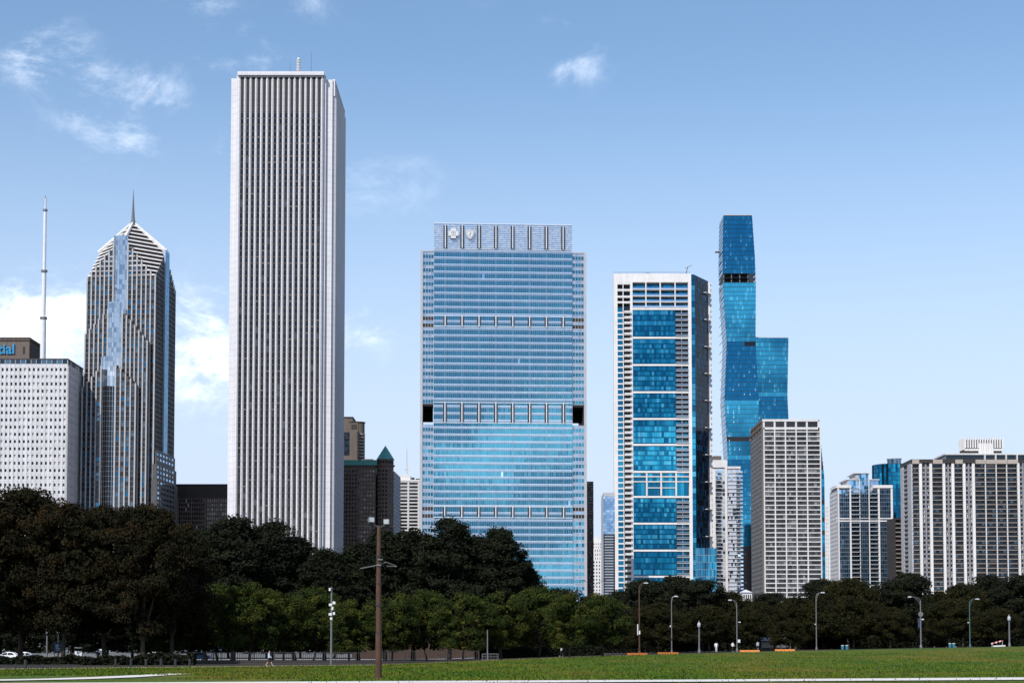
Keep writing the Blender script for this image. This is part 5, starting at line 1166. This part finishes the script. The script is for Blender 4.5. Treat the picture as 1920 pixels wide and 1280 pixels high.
# bins, barricade
BINB = mat('teal_bin_plastic', (.04, .16, .22), .5, scale=2)
for px, D, lab in ((1580, 281, 'left teal bin of the pair right of slim street light'), (1588, 281, 'right teal bin of the pair right of slim street light'), (1781.5, 283, 'left teal bin of the pair beside the teal street light'), (1788.5, 283, 'right teal bin of the pair beside the teal street light')):
    o = thing('litter_bin', lab, 'bin', gp(px, D), 0, 'teal litter bins'); m = MB(); m.lathe([(.22, 0), (.27, .6), (.27, .62)], n=10); m.build('body', BINB, o); m = MB(); m.lathe([(.29, .625), (.29, .68), (.12, .78)], n=10); m.build('lid', LENS, o)
o = thing('tilted_barricade', 'tilted white and red barricade board near right acorn lamp', 'barricade', gp(1870, 274)); m = MB(); RED = mat('red_stripe', (.45, .03, .03), .5)
for k in range(6): q = MB(); u = -1.0+k*.33; q.hexa([(u, -.03, .42+.1*k*.9), (u+.32, -.03, .5+.1*k*.9), (u+.32, .03, .5+.1*k*.9), (u, .03, .42+.1*k*.9), (u, -.03, .62+.1*k*.9), (u+.32, -.03, .7+.1*k*.9), (u+.32, .03, .7+.1*k*.9), (u, .03, .62+.1*k*.9)]); q.build('stripe', (WPLAS, RED)[k % 2], o)
m.tube((-.9, 0, 0), (-.8, 0, .5), .03, .03, 5); m.tube((.8, 0, 0), (.9, 0, .95), .03, .03, 5); m.hexa([(-.7, -.2, .0), (1.3, -.2, .08), (1.3, .2, .08), (-.7, .2, 0), (-.7, -.2, .22), (1.3, -.2, .3), (1.3, .2, .3), (-.7, .2, .22)]); m.build('base_board', WPLAS, o)
# things under the left trees
SB = mat('deep_blue_sign', (.015, .05, .13), .4, scale=2)
o = thing('blue_sign', 'blue information sign board between trunks at left', 'sign', gp(110, 225)); m = MB(); m.box(-.65, .65, -.04, .04, 1.55, 2.75); m.build('panel', SB, o); m = MB()
for zq, w_ in ((2.4, .3), (2.15, .2), (1.95, .42), (1.75, .36)): m.box(-.4, -.4+w_*1.5, -.046, -.041, zq, zq+.09)
m.build('print', LENS, o)
for u in (-.55, .55): m = MB(); m.tube((u, .06, 0), (u, .06, 2.75), .05, .05, 6); m.build('post', DKMET, o)
o = thing('white_notice_board', 'white notice board on dark posts under the rusty trees', 'sign', gp(147, 205)); m = MB(); m.box(-.45, .45, -.03, .03, 1.0, 1.65); m.build('panel', WPLAS, o); m = MB(); m.box(-.42, .42, -.04, .04, 2.0, 2.12); m.build('header', WPLAS, o); m = MB()
for u in (-.48, .48): m.tube((u, 0, 0), (u, 0, 2.2), .04, .04, 6)
m.build('posts', DKMET, o)
o = thing('banner_board', 'pale blue banner board behind the railing under bright maple', 'sign', gp(406, 262)); m = MB(); m.box(-.85, .85, -.03, .03, 1.7, 2.55); m.build('panel', mat('pale_blue_banner', (.25, .42, .62), .5, var=.5, scale=1.2), o); m = MB(); m.tube((-.8, .05, 0), (-.8, .05, 2.5), .05, .05, 6); m.tube((.8, .05, 0), (.8, .05, 2.5), .05, .05, 6); m.build('posts', GALV, o)
# cars on the road
def car(px, D, colour, label, name='parked_car', Lc=4.5, H=1.5, flip=1):
    o = thing(name, label, 'car', gp(px, D), 0 if flip > 0 else math.pi, 'cars on the road behind the trees'); h = Lc/2; wd = .88
    low = [(-h, .35), (-h, .75), (-h*.92, .92), (-h*.42, 1.0), (h*.62, 1.02), (h*.95, .95), (h, .7), (h, .35)]; cab = [(-h*.45, .98), (-h*.12, H*.93), (h*.1, H), (h*.45, H*.97), (h*.72, 1.0)]
    def ext(poly, w0, w1, m, mi=0):
        n = len(poly); zs_ = [q[1] for q in poly]; lo, hi = min(zs_), max(zs_); i = len(m.v)
        for s in (-1, 1):
            for x_, z_ in poly: w = w0+(w1-w0)*(z_-lo)/(hi-lo); m.v.append((x_, s*w, z_))
        m.f += [tuple(i+k for k in range(n-1, -1, -1)), tuple(i+n+k for k in range(n))]+[(i+k, i+(k+1) % n, i+n+(k+1) % n, i+n+k) for k in range(n)]; m.m += [mi]*(n+2)
    m = MB(); ext(low, wd, wd*.96, m); ext(cab, wd*.94, wd*.76, m); m.build('body', colour, o)
    for s in (-1, 1):
        g = MB(); y0, y1 = s*wd*.945, s*wd*.80
        for xa_, xb_, xc_, xd_ in ((-h*.36, h*.08, h*.08, -h*.10), (h*.12, h*.58, h*.42, h*.12)): g.quad((xa_, y0+s*.012, 1.03), (xb_, y0+s*.012, 1.03), (xc_, y1+s*.012, H*.92), (xd_, y1+s*.012, H*.92))
        g.build('side_window', DARK[1], o)
        for xw in (-h*.62, h*.6):
            w = MB(); w.tube((xw, s*(wd-.18), .33), (xw, s*(wd+.015), .33), .33, .33, 16); ty = w.build('tyre', BLACK, o); w = MB(); w.tube((xw, s*(wd+.01), .33), (xw, s*(wd+.03), .33), .2, .2, 12); w.build('rim', GALV, ty)
        l_ = MB(); l_.box(-h-.02, -h+.1, s*.55-.16, s*.55+.16, .68, .8); l_.build('headlight', LENS, o)
    g = MB(); g.quad((-h*.47, -wd*.82, 1.01), (-h*.47, wd*.82, 1.01), (-h*.14, wd*.72, H*.92), (-h*.14, -wd*.72, H*.92)); g.build('windscreen', DARK[1], o)
CW = mat('car_white', (.7, .71, .73), .25, .0, var=.02); CB = mat('car_blue', (.03, .12, .3), .25, .2, var=.05); CS = mat('car_silver', (.4, .41, .43), .25, .5, var=.03)
car(14, 258, CW, 'white car passing behind trunks at far left'); car(52, 262, CS, 'silver car right behind the white car at far left', flip=-1); car(368, 268, CB, 'blue car behind the hedge under the leftmost maple'); car(285, 300, CS, 'silver car on the road behind the rusty trees')
# people
SKIN = mat('skin', (.42, .25, .18), .6, scale=3); HOOD = mat('grey_hoodie', (.42, .44, .50), .85, scale=3); BLK = mat('black_cloth', (.02, .02, .022), .85, scale=3); WSH = mat('white_shirt', (.62, .62, .62), .85, scale=3); SHOE = mat('pale_shoe', (.55, .6, .68), .6, scale=3); HAIR = mat('dark_hair', (.03, .022, .018), .7, scale=5)
def person(px, D, label, top, bot, stride=.32, short=True, rz=0, hgt_=1.75):
    s = hgt_/1.75
    V = [((0, 0, .95), .15), ((0, 0, 1.15), .14), ((0, 0, 1.38), .17), ((0, 0, 1.50), .06), ((.01, 0, 1.58), .085), ((.02, 0, 1.68), .095),
         ((.02, .1, .88), .10), ((stride*.55, .1, .5), .07), ((stride, .1, .09), .045), ((stride+.16, .1, .05), .04),
         ((-.02, -.1, .88), .10), ((-stride*.3, -.1, .5), .07), ((-stride*1.05, -.1, .12), .045), ((-stride*1.05+.15, -.1, .05), .04),
         ((0, .2, 1.42), .075), ((-.14, .27, 1.15), .055), ((.0, .28, .93), .042), ((.05, .28, .84), .04),
         ((0, -.2, 1.42), .075), ((.06, -.27, 1.15), .055), ((.25, -.26, .97), .042), ((.32, -.25, .92), .04)]
    E = [(0, 1), (1, 2), (2, 3), (3, 4), (4, 5), (0, 6), (6, 7), (7, 8), (8, 9), (0, 10), (10, 11), (11, 12), (12, 13), (2, 14), (14, 15), (15, 16), (16, 17), (2, 18), (18, 19), (19, 20), (20, 21)]
    me = bpy.data.meshes.new('p'); me.from_pydata([tuple(c*s for c in v) for v, _ in V], E, []); ob = bpy.data.objects.new('p', me); COL.objects.link(ob)
    sk = ob.modifiers.new('s', 'SKIN'); 
    if not me.skin_vertices: 
        bpy.context.view_layer.objects.active = ob
    lay = me.skin_vertices[0].data if me.skin_vertices else None
    if lay:
        for i, (_, r_) in enumerate(V): lay[i].radius = (r_*s, r_*s); lay[i].use_root = i == 0
    sb = ob.modifiers.new('u', 'SUBSURF'); sb.levels = 2; sb.render_levels = 2
    dg = bpy.context.evaluated_depsgraph_get(); m2 = bpy.data.meshes.new_from_object(ob.evaluated_get(dg)); bpy.data.objects.remove(ob)
    m2.materials.clear()
    for mm in (SKIN, top, bot, SHOE, HAIR): m2.materials.append(mm)
    for pl in m2.polygons:
        c = pl.center/s; k = 0; pl.use_smooth = True
        if abs(c.y) > .19 and c.z < .93: k = 0
        elif c.z > 1.48: k = 4 if (c.z > 1.70 or c.x < -.03) else 0
        elif c.z > .93: k = 1
        elif c.z > (.5 if short else .13): k = 2
        elif c.z < .13: k = 3
        pl.material_index = k
    o = link('person', m2); o.location = gp(px, D); o.rotation_euler = (0, 0, rz); tag(o, label, 'person', 'people in the park'); return o
person(505, 178, 'person in grey hoodie and black shorts walking on the promenade', HOOD, BLK, .34, True, 0)
person(184, 230, 'person in dark clothes standing under the rusty trees', BLK, BLK, .08, False, 1.2)
person(1053, 255, 'person in pale top walking right of dark acorn lamp', WSH, BLK, .2, False, 2.6); person(1106, 262, 'small person in white top under the olive maples', WSH, BLK, .1, False, 1.6)
person(1343, 274, 'person in pale clothes left of the street light with sign', WSH, OFFW, .15, False, 1.3); person(1374, 276, 'person in white top beside the street light with sign', WSH, BLK, .2, False, .4); person(1421, 280, 'person standing left of the white pavilion', HOOD, BLK, .1, False, 2.)
